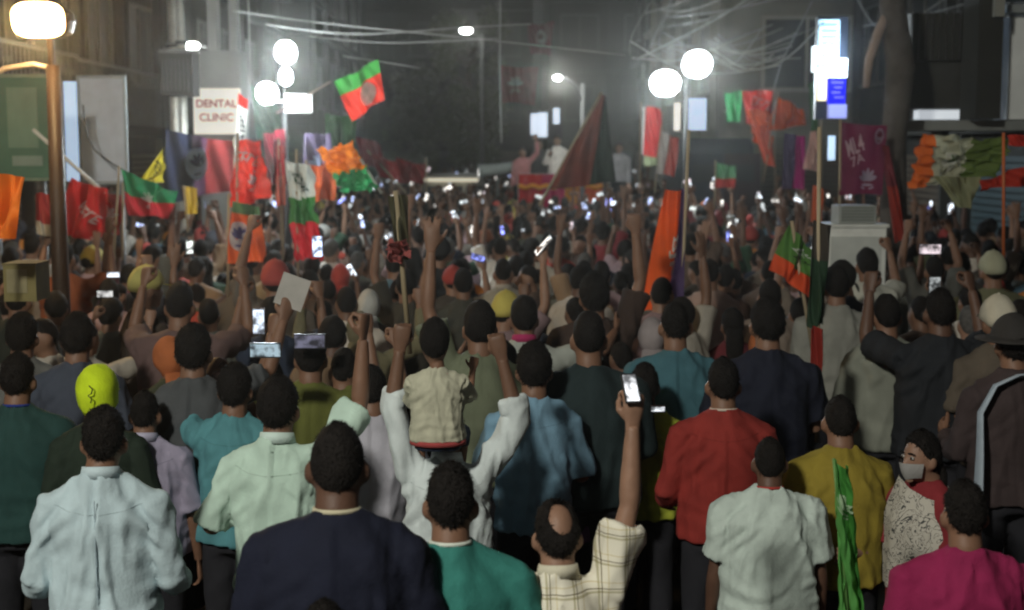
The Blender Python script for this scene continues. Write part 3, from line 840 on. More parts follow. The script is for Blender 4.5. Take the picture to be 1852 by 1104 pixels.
FP = [
 ('saffron flag with cream edge hanging at the left edge of the picture', [(-45,312),(52,318),(22,436),(-45,430)], 7.5, [(0,.42,0,1,WHT,'cream_band'),(.42,1,0,1,(.85,.22,.03),'saffron_field')], dict(pole=[(-42,560),(-45,300)], wave=.04)),
 ('dark red flag with white marks on a slanting white pole below the sodium lamp', [(133,322),(192,345),(185,440),(105,425)], 13, [(0,1,0,1,(.45,.02,.02),'red_field')], dict(pole=[(60,235),(190,350)], pcol=(.7,.7,.65), pr=.018, emblem=[('script',.55,.5,.3,.2,.6)], wave=.06)),
 ('limp red flag with white lotus marks left of the green pennant', [(170,345),(225,360),(222,425),(165,430)], 13.5, [(0,1,0,1,(.34,.03,.03),'red_field')], dict(pole=[(222,470),(222,330)], emblem=[('lotus',.5,.45,.28,.25)], wave=.07)),
 ('green pennant with a red lower half flapping left of the blue emblem banner', [(214,308),(322,345),(300,398),(238,385)], 13, [(0,1,0,.52,(.03,.20,.08),'green_band'),(0,1,.52,1,(.50,.03,.04),'red_band')], dict(pole=[(205,480),(216,300)], emblem=[('lotus',.45,.52,.14,.28)], wave=.07)),
 ('yellow cloth scrap with black lettering beside the blue emblem banner', [(296,268),(297,330),(262,334),(258,322)], 14, [(0,1,0,1,YEL,'yellow_field')], dict(emblem=[('script',.5,.4,.4,.3,.8,{'w':(.02,.02,.02)})], wave=.03)),
 ('small yellow hand flag under the blue emblem banner', [(332,338),(358,340),(356,388),(334,386)], 13, [(0,1,0,1,(.50,.33,.04),'yellow_field')], dict(pole=[(340,420),(332,336)], wave=.02)),
 ('wide banner fading from blue to red with a pale blue swirl emblem', [(300,236),(422,256),(420,345),(302,368)], 15, [(0,.38,0,1,(.025,.028,.05),'blue_field'),(.38,.62,0,1,(.06,.025,.05),'purple_field'),(.62,1,0,1,(.19,.022,.022),'red_field')], dict(emblem=[('disc',.47,.45,.20,.27,0,{'w':(.38,.50,.65),'b':(.05,.06,.14)})], pole=[(420,470),(423,248)], wave=.05, cat='banner')),
 ('narrow upright flag, red above and white below with black script, beside the clinic sign', [(432,168),(447,182),(445,266),(426,262)], 14, [(0,1,0,.22,RED,'red_band'),(0,1,.22,1,WHT,'white_band')], dict(emblem=[('script',.5,.6,.5,.25,1.2,{'w':(.02,.02,.02)})], wave=.02)),
 ('bright red bunched flag with white print above the orange lotus flag', [(424,262),(478,250),(484,362),(417,372)], 13, [(0,1,0,1,(.72,.04,.02),'red_field')], dict(emblem=[('script',.35,.25,.3,.15,.3),('lotus',.6,.6,.2,.2)], pole=[(428,480),(430,240)], wave=.10, crumple=.045)),
 ('orange flag with green top and round white lotus disc, left of the green-red flag', [(416,366),(472,372),(478,476),(414,474)], 12, [(0,1,0,.18,(.12,.25,.10),'green_band'),(0,1,.18,1,(.85,.16,.05),'orange_field')], dict(emblem=[('disc',.32,.55,.26,.24,0,{'w':(.62,.62,.68),'b':(.15,.15,.35)})], pole=[(412,540),(414,350)], wave=.05)),
 ('flag hanging in three bands, white patterned, green and red, over the bright phone', [(516,292),(560,296),(582,470),(538,470)], 12.5, [(0,1,0,.36,(.60,.62,.56),'white_band'),(0,1,.36,.62,(.05,.20,.05),'green_band'),(0,1,.62,1,(.62,.03,.04),'red_band')], dict(emblem=[('script',.5,.2,.4,.10,1.2,{'w':(.03,.09,.05)})], pole=[(540,560),(536,270)], wave=.05, crumple=.06)),
 ('tightly furled red and green flag on a thin pole', [(500,262),(514,262),(518,372),(502,372)], 13.5, [(0,1,0,.5,(.35,.02,.02),'red_band'),(0,1,.5,1,(.45,.10,.06),'orange_band')], dict(pole=[(512,470),(504,250)], wave=.03, k=1)),
 ('large green and red flag with a white lotus disc waved high beside the floodlights', [(604,150),(682,108),(694,180),(640,218)], 14, [(0,1,0,.36,(.06,.34,.06),'green_band'),(0,1,.36,1,(.80,.05,.03),'red_field')], dict(emblem=[('disc',.60,.66,.23,.27,-.3,{'w': (.80,.82,.82), 'b': (.66,.70,.70)})], pole=[(500,205),(598,148)], pcol=(.5,.4,.35), pr=.012, wave=.04)),
 ('dim blue and red banner behind the orange and green ruffled flag', [(546,244),(600,240),(602,335),(548,345)], 16, [(0,1,0,.55,(.13,.10,.17),'blue_band'),(0,1,.55,1,(.30,.08,.05),'red_band')], dict(emblem=[('lotus',.5,.5,.25,.2,0,{'w':(.35,.4,.55)})], wave=.06)),
 ('dim green cloth hanging above the ruffled orange flag', [(590,206),(642,210),(640,275),(592,270)], 18, [(0,1,0,1,(.05,.13,.05),'green_field')], dict(wave=.07)),
 ('dull red flag lowered over the crowd right of the ruffled green cloth', [(668,278),(716,292),(722,330),(690,318)], 20, [(0,1,0,1,(.30,.03,.03),'red_field')], dict(pole=[(735,350),(664,272)], wave=.07)),
 ('faded red banner strung above the truck, left of the speaker', [(906,118),(972,124),(968,190),(908,186)], 34, [(0,1,0,1,(.20,.03,.035),'red_field')], dict(emblem=[('lotus',.4,.45,.25,.3,0,{'w':(.30,.22,.22)})], wave=.08, cat='banner')),
 ('faded pink banner high above the faded red banner', [(956,44),(1000,40),(996,100),(960,98)], 36, [(0,1,0,1,(.16,.03,.05),'pink_field')], dict(emblem=[('disc',.5,.5,.25,.3,0,{'w':(.25,.18,.2),'b':(.12,.03,.04)})], wave=.08, cat='banner')),
 ('large dark rust-orange and green flag slanting across the truck', [(1082,172),(1098,176),(1112,330),(990,343)], 17, [(0,.62,0,1,(.15,.026,.012),'rust_field'),(.62,1,0,1,(.006,.016,.009),'green_band')], dict(pole=[(975,372),(1088,168)], wave=.05, pr=.016)),
 ('tall hanging flag, orange with purple side and white upright lettering', [(1206,345),(1246,338),(1238,566),(1162,560)], 9.5, [(0,.58,0,1,(.95,.13,.02),'orange_field'),(.58,1,0,1,(.13,.08,.20),'purple_field')], dict(text=[('BJP',.50,.55,.34,.24,WHT,1.57)], emblem=[('lotus',.45,.80,.14,.06)], pole=[(1225,720),(1246,235)], wave=.05, k=1)),
 ('red flag with a white stripe under the right floodlights', [(1160,192),(1200,200),(1204,285),(1158,280)], 21, [(0,.18,0,1,WHT,'white_stripe'),(.18,1,0,1,(.55,.03,.03),'red_field')], dict(pole=[(1157,340),(1159,185)], wave=.08)),
 ('pale olive cloth below the red and white striped flag', [(1172,262),(1212,258),(1210,302),(1164,300)], 22, [(0,1,0,1,(.22,.25,.14),'olive_field')], dict(wave=.05)),
 ('narrow green flag hanging right of the floodlights', [(1312,168),(1344,165),(1342,220),(1314,222)], 22, [(0,1,0,1,(.04,.22,.08),'green_field')], dict(wave=.05)),
 ('red flag with pale print, left of the orange pennant under the neon sign', [(1344,162),(1400,168),(1398,232),(1346,226)], 21, [(0,1,0,1,(.55,.05,.04),'red_field')], dict(emblem=[('script',.5,.35,.3,.3,.5,{'w':(.55,.35,.33)})], pole=[(1402,340),(1401,160)], wave=.09)),
 ('orange pennant under the neon sign', [(1404,176),(1452,196),(1456,228),(1388,236)], 20, [(0,1,0,1,(.80,.12,.02),'orange_field')], dict(pole=[(1380,330),(1408,165)], wave=.06)),
 ('long red streamer hanging down beside the white helmet', [(1362,225),(1390,228),(1404,302),(1384,300)], 20, [(0,1,0,1,(.55,.10,.05),'red_field')], dict(wave=.04)),
 ('upright dark green flag left of the neon sign', [(1462,150),(1484,146),(1480,292),(1466,296)], 19, [(0,1,0,1,(.03,.14,.04),'green_field')], dict(pole=[(1486,380),(1485,140)], wave=.05)),
 ('dark plum and magenta banner hanging near the white helmet', [(1418,242),(1456,246),(1452,345),(1416,340)], 17, [(0,.55,0,1,(.06,.04,.08),'plum_field'),(.55,1,0,1,(.30,.01,.11),'magenta_field')], dict(wave=.05, cat='banner')),
 ('pale pink pennant left of the maroon banner', [(1468,238),(1474,238),(1484,312),(1452,306)], 16, [(0,1,0,1,(.60,.36,.28),'pink_field')], dict(wave=.04)),
 ('green flag with black and white lettering and an orange corner, held aloft on the right', [(1430,408),(1476,460),(1472,548),(1392,486)], 9, [(0,1,0,.62,(.10,.24,.05),'green_band'),(0,1,.62,1,(.78,.10,.03),'orange_band')], dict(emblem=[('script',.50,.28,.32,.12,-.9,{'w':(.70,.72,.68)}),('script',.52,.42,.28,.09,-.9,{'w':(.02,.02,.02)})], pole=[(1470,640),(1432,400)], wave=.04)),
 ('long dark green and red flag hanging limp down its pole on the right', [(1468,400),(1500,405),(1490,590),(1462,590)], 7.6, [(0,1,0,.35,(.06,.05,.04),'dark_band'),(0,1,.35,1,(.025,.06,.03),'green_band')], dict(pole=[(1478,800),(1482,230)], wave=.035, k=1)),
 ('narrow dark red cloth trailing below the long green flag', [(1464,592),(1484,592),(1478,760),(1462,765)], 7.5, [(0,1,0,1,(.33,.03,.02),'red_field')], dict(wave=.03, k=1)),
 ('orange strip of cloth left of the maroon banner', [(1470,336),(1488,340),(1484,402),(1468,400)], 13, [(0,1,0,1,(.60,.14,.06),'orange_field')], dict(wave=.03)),
 ('red sash curving down behind the maroon banner', [(1590,268),(1606,262),(1640,430),(1618,440)], 13, [(0,1,0,.42,(.22,.04,.05),'wine_band'),(0,1,.42,1,(.42,.05,.03),'red_band')], dict(wave=.05, k=1)),
 ('orange, cream and green flag spread wide on the right, cream part printed with a lotus', [(1664,246),(1822,250),(1800,318),(1648,338)], 11, [(0,.20,0,1,(.75,.16,.03),'orange_band'),(.20,.62,0,1,(.50,.50,.36),'cream_band'),(.62,1,0,1,(.14,.20,.05),'green_band')], dict(emblem=[('disc',.42,.5,.10,.22,0,{'w':(.62,.62,.55),'b':(.20,.26,.16)})], wave=.06, crumple=.08)),
 ('pale olive corner of cloth drooping under the cream printed flag', [(1688,322),(1772,318),(1752,380),(1730,372)], 10.8, [(0,1,0,1,(.30,.31,.18),'olive_field')], dict(wave=.04)),
 ('red flag running off the right edge of the picture', [(1775,325),(1880,296),(1880,330),(1770,348)], 10.6, [(0,1,0,1,(.55,.05,.03),'red_field')], dict(pole=[(1815,470),(1815,240)], pcol=(.45,.12,.04), wave=.05)),
 ('red scrap of flag in the upper right corner over the green cloth', [(1822,246),(1880,244),(1880,268),(1826,262)], 10.5, [(0,1,0,1,(.62,.05,.03),'red_field')], dict(wave=.03)),
 ('bright green plastic flag hanging down in the foreground beside the mustard shirt', [(1508,836),(1532,842),(1572,1120),(1524,1120)], 4.9, [(0,.45,0,1,(.13,.42,.10),'light_green_field'),(.45,1,0,1,(.07,.30,.05),'green_field')], dict(emblem=[('lotus',.4,.25,.3,.08,.4,{'w':(.45,.62,.40)})], pole=[(1540,1180),(1508,830)], pcol=(.10,.22,.06), pr=.006, wave=.035, k=1.1, crumple=.02)),
 ('olive furled flag held high over the child on shoulders', [(702,352),(738,356),(744,468),(716,470)], 5.9, [(0,1,0,1,(.075,.07,.035),'olive_field')], dict(pole=[(741,640),(716,345)], wave=.02, pcol=(.25,.2,.12))),
]
FP += [
 ('dim orange-red flag just left of the ruffled orange flag, low over the heads', [(556,300),(606,296),(604,362),(560,366)], 14.5, [(0,1,0,1,(.45,.09,.03),'orange_field')], dict(pole=[(552,420),(554,290)], wave=.07)),
 ('dark wine flag hanging behind the furled red pole flag', [(480,240),(512,236),(524,330),(486,338)], 15.5, [(0,1,0,1,(.17,.02,.03),'wine_field')], dict(wave=.06)),
 ('green flag folded beside the bright red bunched flag', [(452,150),(500,190),(512,262),(470,250)], 17.5, [(0,1,0,1,(.03,.10,.05),'green_field')], dict(wave=.09)),
 ('dull red flag drooping over the crowd right of the coach roof end', [(716,286),(768,298),(764,334),(722,330)], 23, [(0,1,0,1,(.22,.025,.025),'red_field')], dict(wave=.08, pole=[(772,350),(770,286)])),
 ('dull red flag half hidden behind the tilted white pole by the green cloth', [(640,246),(690,262),(700,306),(650,296)], 21, [(0,1,0,1,(.20,.02,.025),'red_field')], dict(wave=.08)),
 ('orange flag tangled with the red one below the neon sign', [(1346,196),(1402,206),(1396,262),(1362,258)], 20.5, [(0,1,0,1,(.70,.12,.04),'orange_field')], dict(wave=.1, crumple=.05)),
 ('green and red flag held low between the floodlights and the box truck', [(1296,296),(1330,300),(1326,342),(1294,338)], 19, [(0,1,0,.6,(.12,.28,.14),'green_band'),(0,1,.6,1,(.4,.05,.04),'red_band')], dict(pole=[(1292,380),(1294,290)], wave=.05)),
 ('pale and red flag waved near the right lamp pole', [(1196,236),(1226,250),(1218,322),(1188,312)], 18.5, [(0,.4,0,1,(.45,.4,.35),'pale_band'),(.4,1,0,1,(.40,.08,.06),'red_band')], dict(pole=[(1184,350),(1197,226)], wave=.06)),
 ('red and cream flag bunched over the heads at the far left', [(60,350),(120,356),(110,430),(66,420)], 12, [(0,1,0,.7,(.28,.03,.03),'red_field'),(0,1,.7,1,(.4,.36,.28),'cream_band')], dict(wave=.06)),
]
FLAG_OBJS = []
for lab, cs, Y, bands, kw in FP:
    kw = dict(kw); cat = kw.get('cat', 'flag')
    FLAG_OBJS.append(flag('banner' if cat == 'banner' else 'flag', lab, cs, Y, bands, seed=len(lab) % 17 + .3, **kw))

# red knotted cloth where the olive flag is tied, ruffled orange and green flag
flag('flag', 'ruffled bright orange and green flag glowing over the crowd', [(578,270),(632,262),(684,340),(622,350)], 13, [(0,1,0,.56,(1.0,.32,.02),'orange_ruffle'),(0,1,.56,1,(.05,.42,.14),'green_ruffle')], pole=[(690,350),(652,288)], pcol=(.6,.6,.5), wave=.05, crumple=.13, seed=3)
flag('flag', 'pinkish red knotted cloth at the middle of the olive flag pole', [(696,440),(744,436),(742,468),(704,470)], 5.85, [(0,1,0,1,(.40,.10,.09),'red_field')], wave=.05, crumple=.03, seed=6, cat='cloth', group='cloths waved in the crowd')

# maroon vertical banner with white print
f_ = flag('banner', 'maroon upright banner with white slanted lettering and a lotus', [(1522,222),(1606,228),(1596,352),(1518,352)], 13, [(0,1,0,1,(.17,.022,.06),'maroon_field')],
     cat='banner', wave=.025, k=1, pole=[(1518,425),(1520,216)], text=[('ML4',.30,.30,.34,.24,(.62,.45,.50),-.35),('7A',.36,.50,.28,.14,(.60,.42,.48),-.35)],
     emblem=[('lotus',.62,.76,.22,.18,0,{'w':(.45,.38,.50)}),('disc',.82,.16,.12,.12,0,{'w':(.36,.25,.33),'b':(.17,.03,.06)})], seed=2)

# hoardings on the left
def hoarding(label, cs, Y, cols, depth=.15, lit=0):
    (x0,y0),(x1,y1) = cs; a = at(x0,y1,Y); c = at(x1,y0,Y)
    t = empty('hoarding', ((a.x+c.x)/2, Y, a.z)); tag(t, label, 'hoarding')
    w = (c.x-a.x)/2; h = c.z-a.z
    MB().box((-w,0,0),(w,depth,h)).build('board', M_PAINT, t, cols[0])
    fr = MB()
    for q in ((-w-.03,-.01,-.03,w+.03,.02,-.002),(-w-.03,-.01,h+.002,w+.03,.02,h+.03)): fr.box(q[:3], q[3:])
    for q in ((-w-.03,-.01,0,-w-.002,.02,h),(w+.002,-.01,0,w+.03,.02,h)): fr.box(q[:3], q[3:])
    fr.build('frame', M_METAL, t, cols[1])
    for sx in (-w*.7, w*.7): MB().tube([(sx,depth*.5,-a.z),(sx,depth*.5,-.002)], .03).build('support', M_METAL, t, (.12,.12,.12), True)
    return t, w, h
t, w, h = hoarding('dull green hoarding panel behind the sodium lamp post', ((-30,140),(84,322)), 13.5, [(.07,.17,.11),(.2,.26,.18)])
MB().box((-w*.2,-.012,h*.3),(w*.7,-.002,h*.9)).build('poster', M_PAINT, t, (.15,.26,.18)); MB().box((-w*.1,-.012,h*.12),(w*.8,-.002,h*.22)).build('poster', M_PAINT, t, (.22,.30,.24))
t, w, h = hoarding('pale grey box hoarding with a bright bluish left side', ((150,142),(222,328)), 15, [(.62,.66,.75),(.3,.32,.33)], depth=.12)
MB().box((-w-.17,-.02,0),(-w-.04,.11,h*.97)).build('emissive_panel', mat('blue_panel', (.5,.6,.7), emit=(.55,.74,1.0), estr=.62, var=.1), t)  # panel's pale bluish brightness is emission in its material
# white lit signboard right of the left floodlights
a = at(515,204,15.6); c = at(563,170,15.6); t = empty('signboard', ((a.x+c.x)/2, 15.6, a.z)); tag(t, 'small bright white signboard right under the left floodlights', 'sign')
w = (c.x-a.x)/2; MB().box((-w,0,0),(w,.06,c.z-a.z)).build('board', mat('white_lit', (.85,.85,.85), emit=(1,1,.98), estr=.9, var=0), t)
MB().tube([(-w-.3,.1,.15),(w*.2,.1,.1)], .02).build('bracket', M_METAL, t, (.2,.2,.2), True)

# neon sign on the right
t = empty('neon_sign', at(1508,210,18)); tag(t, 'tall upright lit sign, white above and electric blue below', 'sign'); o0 = Vector(t.location)
def slab(px0, py0, px1, py1, Y, m, nm, d=.1, col=None, parent=None, o=None):
    a = at(px0,py1,Y) - o; c = at(px1,py0,Y) - o
    return MB().box((a.x,a.y,a.z),(c.x,a.y+d,c.z)).build(nm, m, parent, col)
slab(1481,36,1519,118,18, mat('neon_pale',(.6,.8,.9),emit=(.55,.85,1),estr=.85,var=.2,vscale=3), 'white_panel', parent=t, o=o0)
slab(1497,106,1533,140,17.95, emat('neon_white',(.85,.97,1),3.0), 'bright_panel', parent=t, o=o0)
slab(1499,143,1530,188,17.97, mat('neon_blue',(.0,.0,.25),emit=(0,.0,1),estr=1.0,var=0), 'blue_panel', parent=t, o=o0)
slab(1499,189,1532,214,17.97, mat('neon_lilac',(.4,.4,.7),emit=(.35,.4,.9),estr=.6,var=0), 'lilac_panel', parent=t, o=o0)
slab(1480,122,1496,182,18, mat('neon_warm',(.8,.7,.5),emit=(1,.85,.55),estr=1.3,var=0), 'warm_panel', parent=t, o=o0)
slab(1470,84,1477,130,18, emat('neon_tube',(.85,.97,1),1.6), 'light_tube', parent=t, o=o0)
for k in range(6): slab(1486,44+k*11,1514,47+k*11,17.98, mat('print_blue',(.1,.25,.4),emit=(.15,.4,.75),estr=.5,var=0), 'lettering', d=.008, parent=t, o=o0)
for k in range(4): slab(1504+k%2*5,148+k*9,1526-k%3*3,151+k*9,17.955, mat('print_violet',(.1,.1,.4),emit=(.22,.2,1),estr=.8,var=0), 'lettering', d=.008, parent=t, o=o0)
slab(1474,30,1534,216,18.12, M_METAL, 'backing', col=(.05,.06,.08), parent=t, o=o0)
add_light('POINT', (0,-.4,.8), 45, (.5,.7,1), t, size=.2, name='glow')
t = empty('shop_light', at(1505,290,17)); tag(t, 'small pale blue lit panel below the neon sign', 'sign'); slab(1500,246,1511,290,17, mat('blue_small',(.5,.7,.9),emit=(.55,.75,1),estr=1.1,var=0), 'panel', parent=t, o=Vector(t.location))
# cloths near right floodlights, their lit look put in as emission
t = empty('glowing_cloth', at(1262,236,19)); tag(t, 'pale blue upright banner with painted-in glow under the right floodlights', 'sign'); slab(1246,178,1278,236,19, mat('cloth_glow_blue',(.6,.68,.8),emit=(.6,.72,.95),estr=.55,var=.2), 'panel', parent=t, o=Vector(t.location))
t = empty('glowing_cloth', at(1226,236,19)); tag(t, 'narrow white cloth strip with painted-in glow left of the pale blue banner', 'sign'); slab(1220,186,1231,236,19, mat('cloth_glow_white',(.8,.76,.7),emit=(1,.92,.82),estr=.6,var=.1), 'panel', parent=t, o=Vector(t.location))
# lit window far away above the truck
t = empty('lit_window', at(985,250,40)); tag(t, 'bluish white lit shop window glimpsed behind the truck', 'window'); o0 = Vector(t.location)
EW = mat('lit_far', (.7,.8,.9), emit=(.75,.85,1), estr=1.0, var=.3, vscale=8)
slab(960,206,972,244,40, EW, 'pane', parent=t, o=o0); slab(973,204,990,248,40, EW, 'pane', parent=t, o=o0); slab(1001,196,1012,224,40, EW, 'pane', parent=t, o=o0)
slab(956,200,1016,252,40.12, M_METAL, 'frame', col=(.04,.04,.05), parent=t, o=o0)

# shop front on the right: dark recessed awning box, lit strip, pillars, pale wall
t = empty('shop', at(1730,215,14.5)); tag(t, 'dark shop canopy with a lit strip along its lower edge, upper right', 'shop'); o0 = Vector(t.location)
slab(1646,24,1762,110,14.5, M_PAINT, 'upper_panel', d=.6, col=(.035,.035,.03), parent=t, o=o0)
slab(1646,112,1762,197,14.56, M_PAINT, 'lower_panel', d=.6, col=(.045,.045,.04), parent=t, o=o0)
slab(1662,199,1762,216,14.6, mat('strip_light',(.8,.85,.9),emit=(.85,.92,1),estr=.5,var=.25,vscale=5), 'light_strip', d=.2, parent=t, o=o0)
slab(1640,218,1852+60,236,14.2, M_STONE, 'ledge', d=.9, col=(.20,.21,.20), parent=t, o=o0)
for k in range(9): slab(1650+k*12.4,20,1652+k*12.4,108,14.46, M_PAINT, 'seam', d=.035, col=(.06,.06,.055), parent=t, o=o0)
t = empty('column', at(1795,216,14)); tag(t, 'dark square column between the shop canopy and the pale wall', 'column'); o0 = Vector(t.location)
slab(1764,-20,1818,215,13.9, M_STONE, 'shaft', d=.5, col=(.035,.035,.03), parent=t, o=o0)
slab(1800,-20,1819,30,13.8, M_STONE, 'capital', d=.09, col=(.25,.25,.22), parent=t, o=o0)
t = empty('pale_wall', at(1860,216,14.4)); tag(t, 'pale grey plastered wall at the upper right edge', 'wall'); o0 = Vector(t.location)
slab(1820,30,1920,216,14.4, M_STONE, 'wall_face', d=.4, col=(.80,.82,.80), parent=t, o=o0)
slab(1820,-30,1920,-2,14.2, M_METAL, 'awning_rail', d=.3, col=(.3,.33,.33), parent=t, o=o0); slab(1820,8,1920,22,14.2, M_METAL, 'awning_rail', d=.3, col=(.4,.43,.43), parent=t, o=o0)
# thick dark leaning trunk / pole in front of the shop
t = empty('street_tree', (at(1622,400,13.5).x, 13.5, 0)); tag(t, 'thick dark bare trunk with a pale peeling limb rising before the shop', 'tree')
x0 = t.location.x
P = [(relx(1628,13.5,x0),0,0),(relx(1628,13.5,x0),0,at(0,400,13.5).z),(relx(1625,13.5,x0),.02,at(0,250,13.5).z),(relx(1632,13.5,x0),0,at(0,120,13.5).z),(relx(1612,13.5,x0),0,at(0,0,13.5).z),(relx(1602,13.5,x0),0,at(0,-80,13.5).z)]
MB().tube(P, [.16,.13,.12,.14,.12,.09], n=14).build('trunk', mat('bark',(.085,.075,.065),rough=.95,bump=.9,bscale=14,var=.4,vscale=5), t, smooth=True)
P = [(relx(1566,13.5,x0),-.1,at(0,160,13.5).z),(relx(1570,13.5,x0),-.1,at(0,110,13.5).z),(relx(1586,13.5,x0),-.08,at(0,62,13.5).z),(relx(1606,13.5,x0),0,at(0,20,13.5).z)]
MB().tube(P, [.035,.045,.05,.04], n=10).build('limb', mat('pale_bark',(.34,.27,.23),rough=.9,bump=.5,bscale=20), t, smooth=True)
# white cabinet with grey crate
t = empty('cabinet', (at(1548,455,12.5).x, 12.5, 0)); tag(t, 'white street cabinet under the maroon banner', 'cabinet'); w = .27
z1 = at(0,412,12.5).z
MB().box((-w,0,.0),(w,.45,z1)).build('casing', M_PAINT, t, (.80,.82,.78)); MB().box((-w-.02,-.02,z1+.002),(w+.02,.47,z1+.03)).build('lid', M_PAINT, t, (.7,.72,.68))
MB().box((-w+.04,-.012,.4),(w-.04,-.002,z1-.08)).build('door', M_PAINT, t, (.55,.58,.55))
t = empty('crate', (at(1555,412,12.5).x, 12.6, z1+.035)); tag(t, 'grey louvred crate standing on the white cabinet', 'crate')
MB().box((-.17,0,0),(.17,.3,.16)).build('body', M_PAINT, t, (.34,.36,.34))
for k in range(5): MB().box((-.15,-.015,.02+k*.028),(.15,-.002,.036+k*.028)).build('slat', M_PAINT, t, (.22,.24,.22))
# khaki carton, upper left
a = at(10,545,8.0); c = at(66,480,8.0); t = empty('carton', ((a.x+c.x)/2, 8.1, a.z)); tag(t, 'khaki cardboard carton carried above the heads at the left', 'box', 'boxes')
w = (c.x-a.x)/2; MB().box((-w,-.12,0),(w,.12,c.z-a.z)).build('sides', M_FABRIC, t, (.20,.17,.07)); MB().box((-w+.02,-.125,.05),(w-.05,-.122,(c.z-a.z)*.9)).build('panel', M_FABRIC, t, (.26,.23,.13)); MB().box((-w-.004,-.124,(c.z-a.z)+.002),(w+.004,.124,(c.z-a.z)+.012)).build('flap', M_FABRIC, t, (.17,.14,.06))

# ---- cables
def tl(x0,y0,x1,r,col):
    th = 'thick' if r > .0085 else 'thin'; c = 'pale' if col[0] > .45 else 'grey' if col[0] > .3 else 'dark'
    xm = (x0+x1)/2; pos = 'left part' if xm < 1290 else 'middle' if xm < 1350 else 'right part'
    return f"{th} {c} cable in the {'upper' if y0 < 60 else 'lower'} {pos} of the tangle above the right floodlights"
def cable(pts, Y, r, col, label, group='overhead cables', dys=None):
    P = [at(x, y, Y + (dys[i] if dys else 0)) for i, (x, y) in enumerate(pts)]
    Q = []
    for i in range(len(P)-1):
        p0 = P[max(i-1,0)]; p1 = P[i]; p2 = P[i+1]; p3 = P[min(i+2,len(P)-1)]
        for k in range(5):
            s = k/5; Q.append(.5*((2*p1)+(p2-p0)*s+(2*p0-5*p1+4*p2-p3)*s*s+(-p0+3*p1-3*p2+p3)*s**3))
    Q.append(P[-1])
    o = MB().tube(Q, r, n=5).build('cable', M_PAINT, None, col, True); tag(o, label, 'cable', group); return o
TG = 'loose pale cable in the tangle above the right floodlights'
rr = random.Random(5)
for k in range(19):
    x0 = 1150 + rr.uniform(-10, 60); y0 = rr.uniform(15, 110); x1 = rr.uniform(1340, 1520); y1 = y0 - rr.uniform(0, 130); sg_ = rr.uniform(-5, 35)
    if k % 2 == 0: x0, y0, x1, y1, sg_ = rr.uniform(1270,1300), rr.uniform(60,110), rr.uniform(1370,1450), rr.uniform(40,115), rr.uniform(10,30)
    cable([(x0,y0),((x0*2+x1)/3+rr.uniform(-12,12),(y0*2+y1)/3+sg_),((x0+2*x1)/3,(y0+2*y1)/3+sg_*.8),(x1,y1)], 21.5+rr.uniform(0,1.6), (cr_ := rr.uniform(.005,.012)), (cc_ := rr.choice([(.46,.45,.40),(.32,.32,.30),(.5,.5,.45),(.15,.15,.15)])), tl(x0,y0,x1,cr_,cc_), 'tangled cables over the right side')
for k in range(4):
    x0 = 1190+rr.uniform(0,60); cable([(x0,-20+rr.uniform(-10,20)),(x0+rr.uniform(-60,-10),50+rr.uniform(0,30)),(x0-40+rr.uniform(-20,60),100)], 21.8, .006, (.35,.35,.32), TG + ', hanging at its left end', 'tangled cables over the right side')
cable([(1140,75),(1250,130),(1400,118),(1490,40)], 17.2, .01, (.5,.5,.46), 'thick pale cable looping under the tangle on the right')
cable([(1290,90),(1350,125),(1410,118)], 17.0, .009, (.6,.6,.55), 'short pale cable hanging in a deep loop beside the floodlights')
for k, (pts, lab) in enumerate([([(480,45),(640,62),(840,50),(960,44)],'thin cable crossing the sky behind the small street lamp'),([(420,20),(600,44),(800,64),(1130,100)],'cable running from the clinic pillar towards the right floodlights'),([(560,66),(700,78),(900,70)],'lower thin cable over the large waved flag'),
     ([(448,-20),(452,120),(446,300)],'vertical cable hanging beside the clinic sign'),([(905,-20),(904,120),(907,260)],'vertical thin cable left of the faded red banner'),([(620,102),(690,112),(760,124)],'short cable just above the large waved flag'),
     ([(1470,0),(1440,60),(1415,110),(1400,160)],'drooping cable left of the neon sign'),([(1560,48),(1700,20),(1860,-30)],'cable leading from the dark trunk to the upper right corner'),([(1546,-10),(1580,45),(1620,55),(1720,-10)],'slack cable looping over the dark trunk'),
     ([(150,190),(170,270),(262,330)],'black cable hanging across the pale grey hoarding'),([(330,-10),(337,60),(334,110)],'black cable running down the pale utility poles')]):
    cable(pts, 16 + k*.4 if k not in (9,10) else 14.6+(k-9)*2.5, .009, (.3,.3,.28) if k < 9 else (.02,.02,.02), lab)

# ---- the truck with its decorated rail, roof van behind, loudspeaker tube
TY = 29.0
tr = empty('campaign_truck', (at(1010,330,TY).x, TY, 0)); tag(tr, 'open-topped campaign truck with red, gold and orange drapes round its rail', 'truck'); x0 = tr.location.x
L, R_ = relx(938,TY,x0), relx(1092,TY,x0)
zr = at(0,318,TY).z
MB().box((L,0,.9),(R_,3.6,1.15)).build('platform', M_PAINT, tr, (.1,.08,.07))
MB().box((L+.05,.1,.45),(R_-.05,3.5,.89)).build('chassis', M_METAL, tr, (.04,.04,.04))
for sx in (L+.12, R_-.12):
    for sy in (.6, 2.9):
        wh = MB().tube([(sx-.11,sy,.42),(sx+.11,sy,.42)], .42, n=20); wh.build('wheel', M_PAINT, tr, (.02,.02,.02))
for k in range(7):
    xx = L + (R_-L)*k/6; MB().tube([(xx,0,1.152),(xx,0,zr)], .02).build('rail_post', M_METAL, tr, (.4,.4,.4), True)
MB().tube([(L,0,zr+.02),(R_,0,zr+.02)], .025).build('rail', M_METAL, tr, (.5,.5,.5), True)
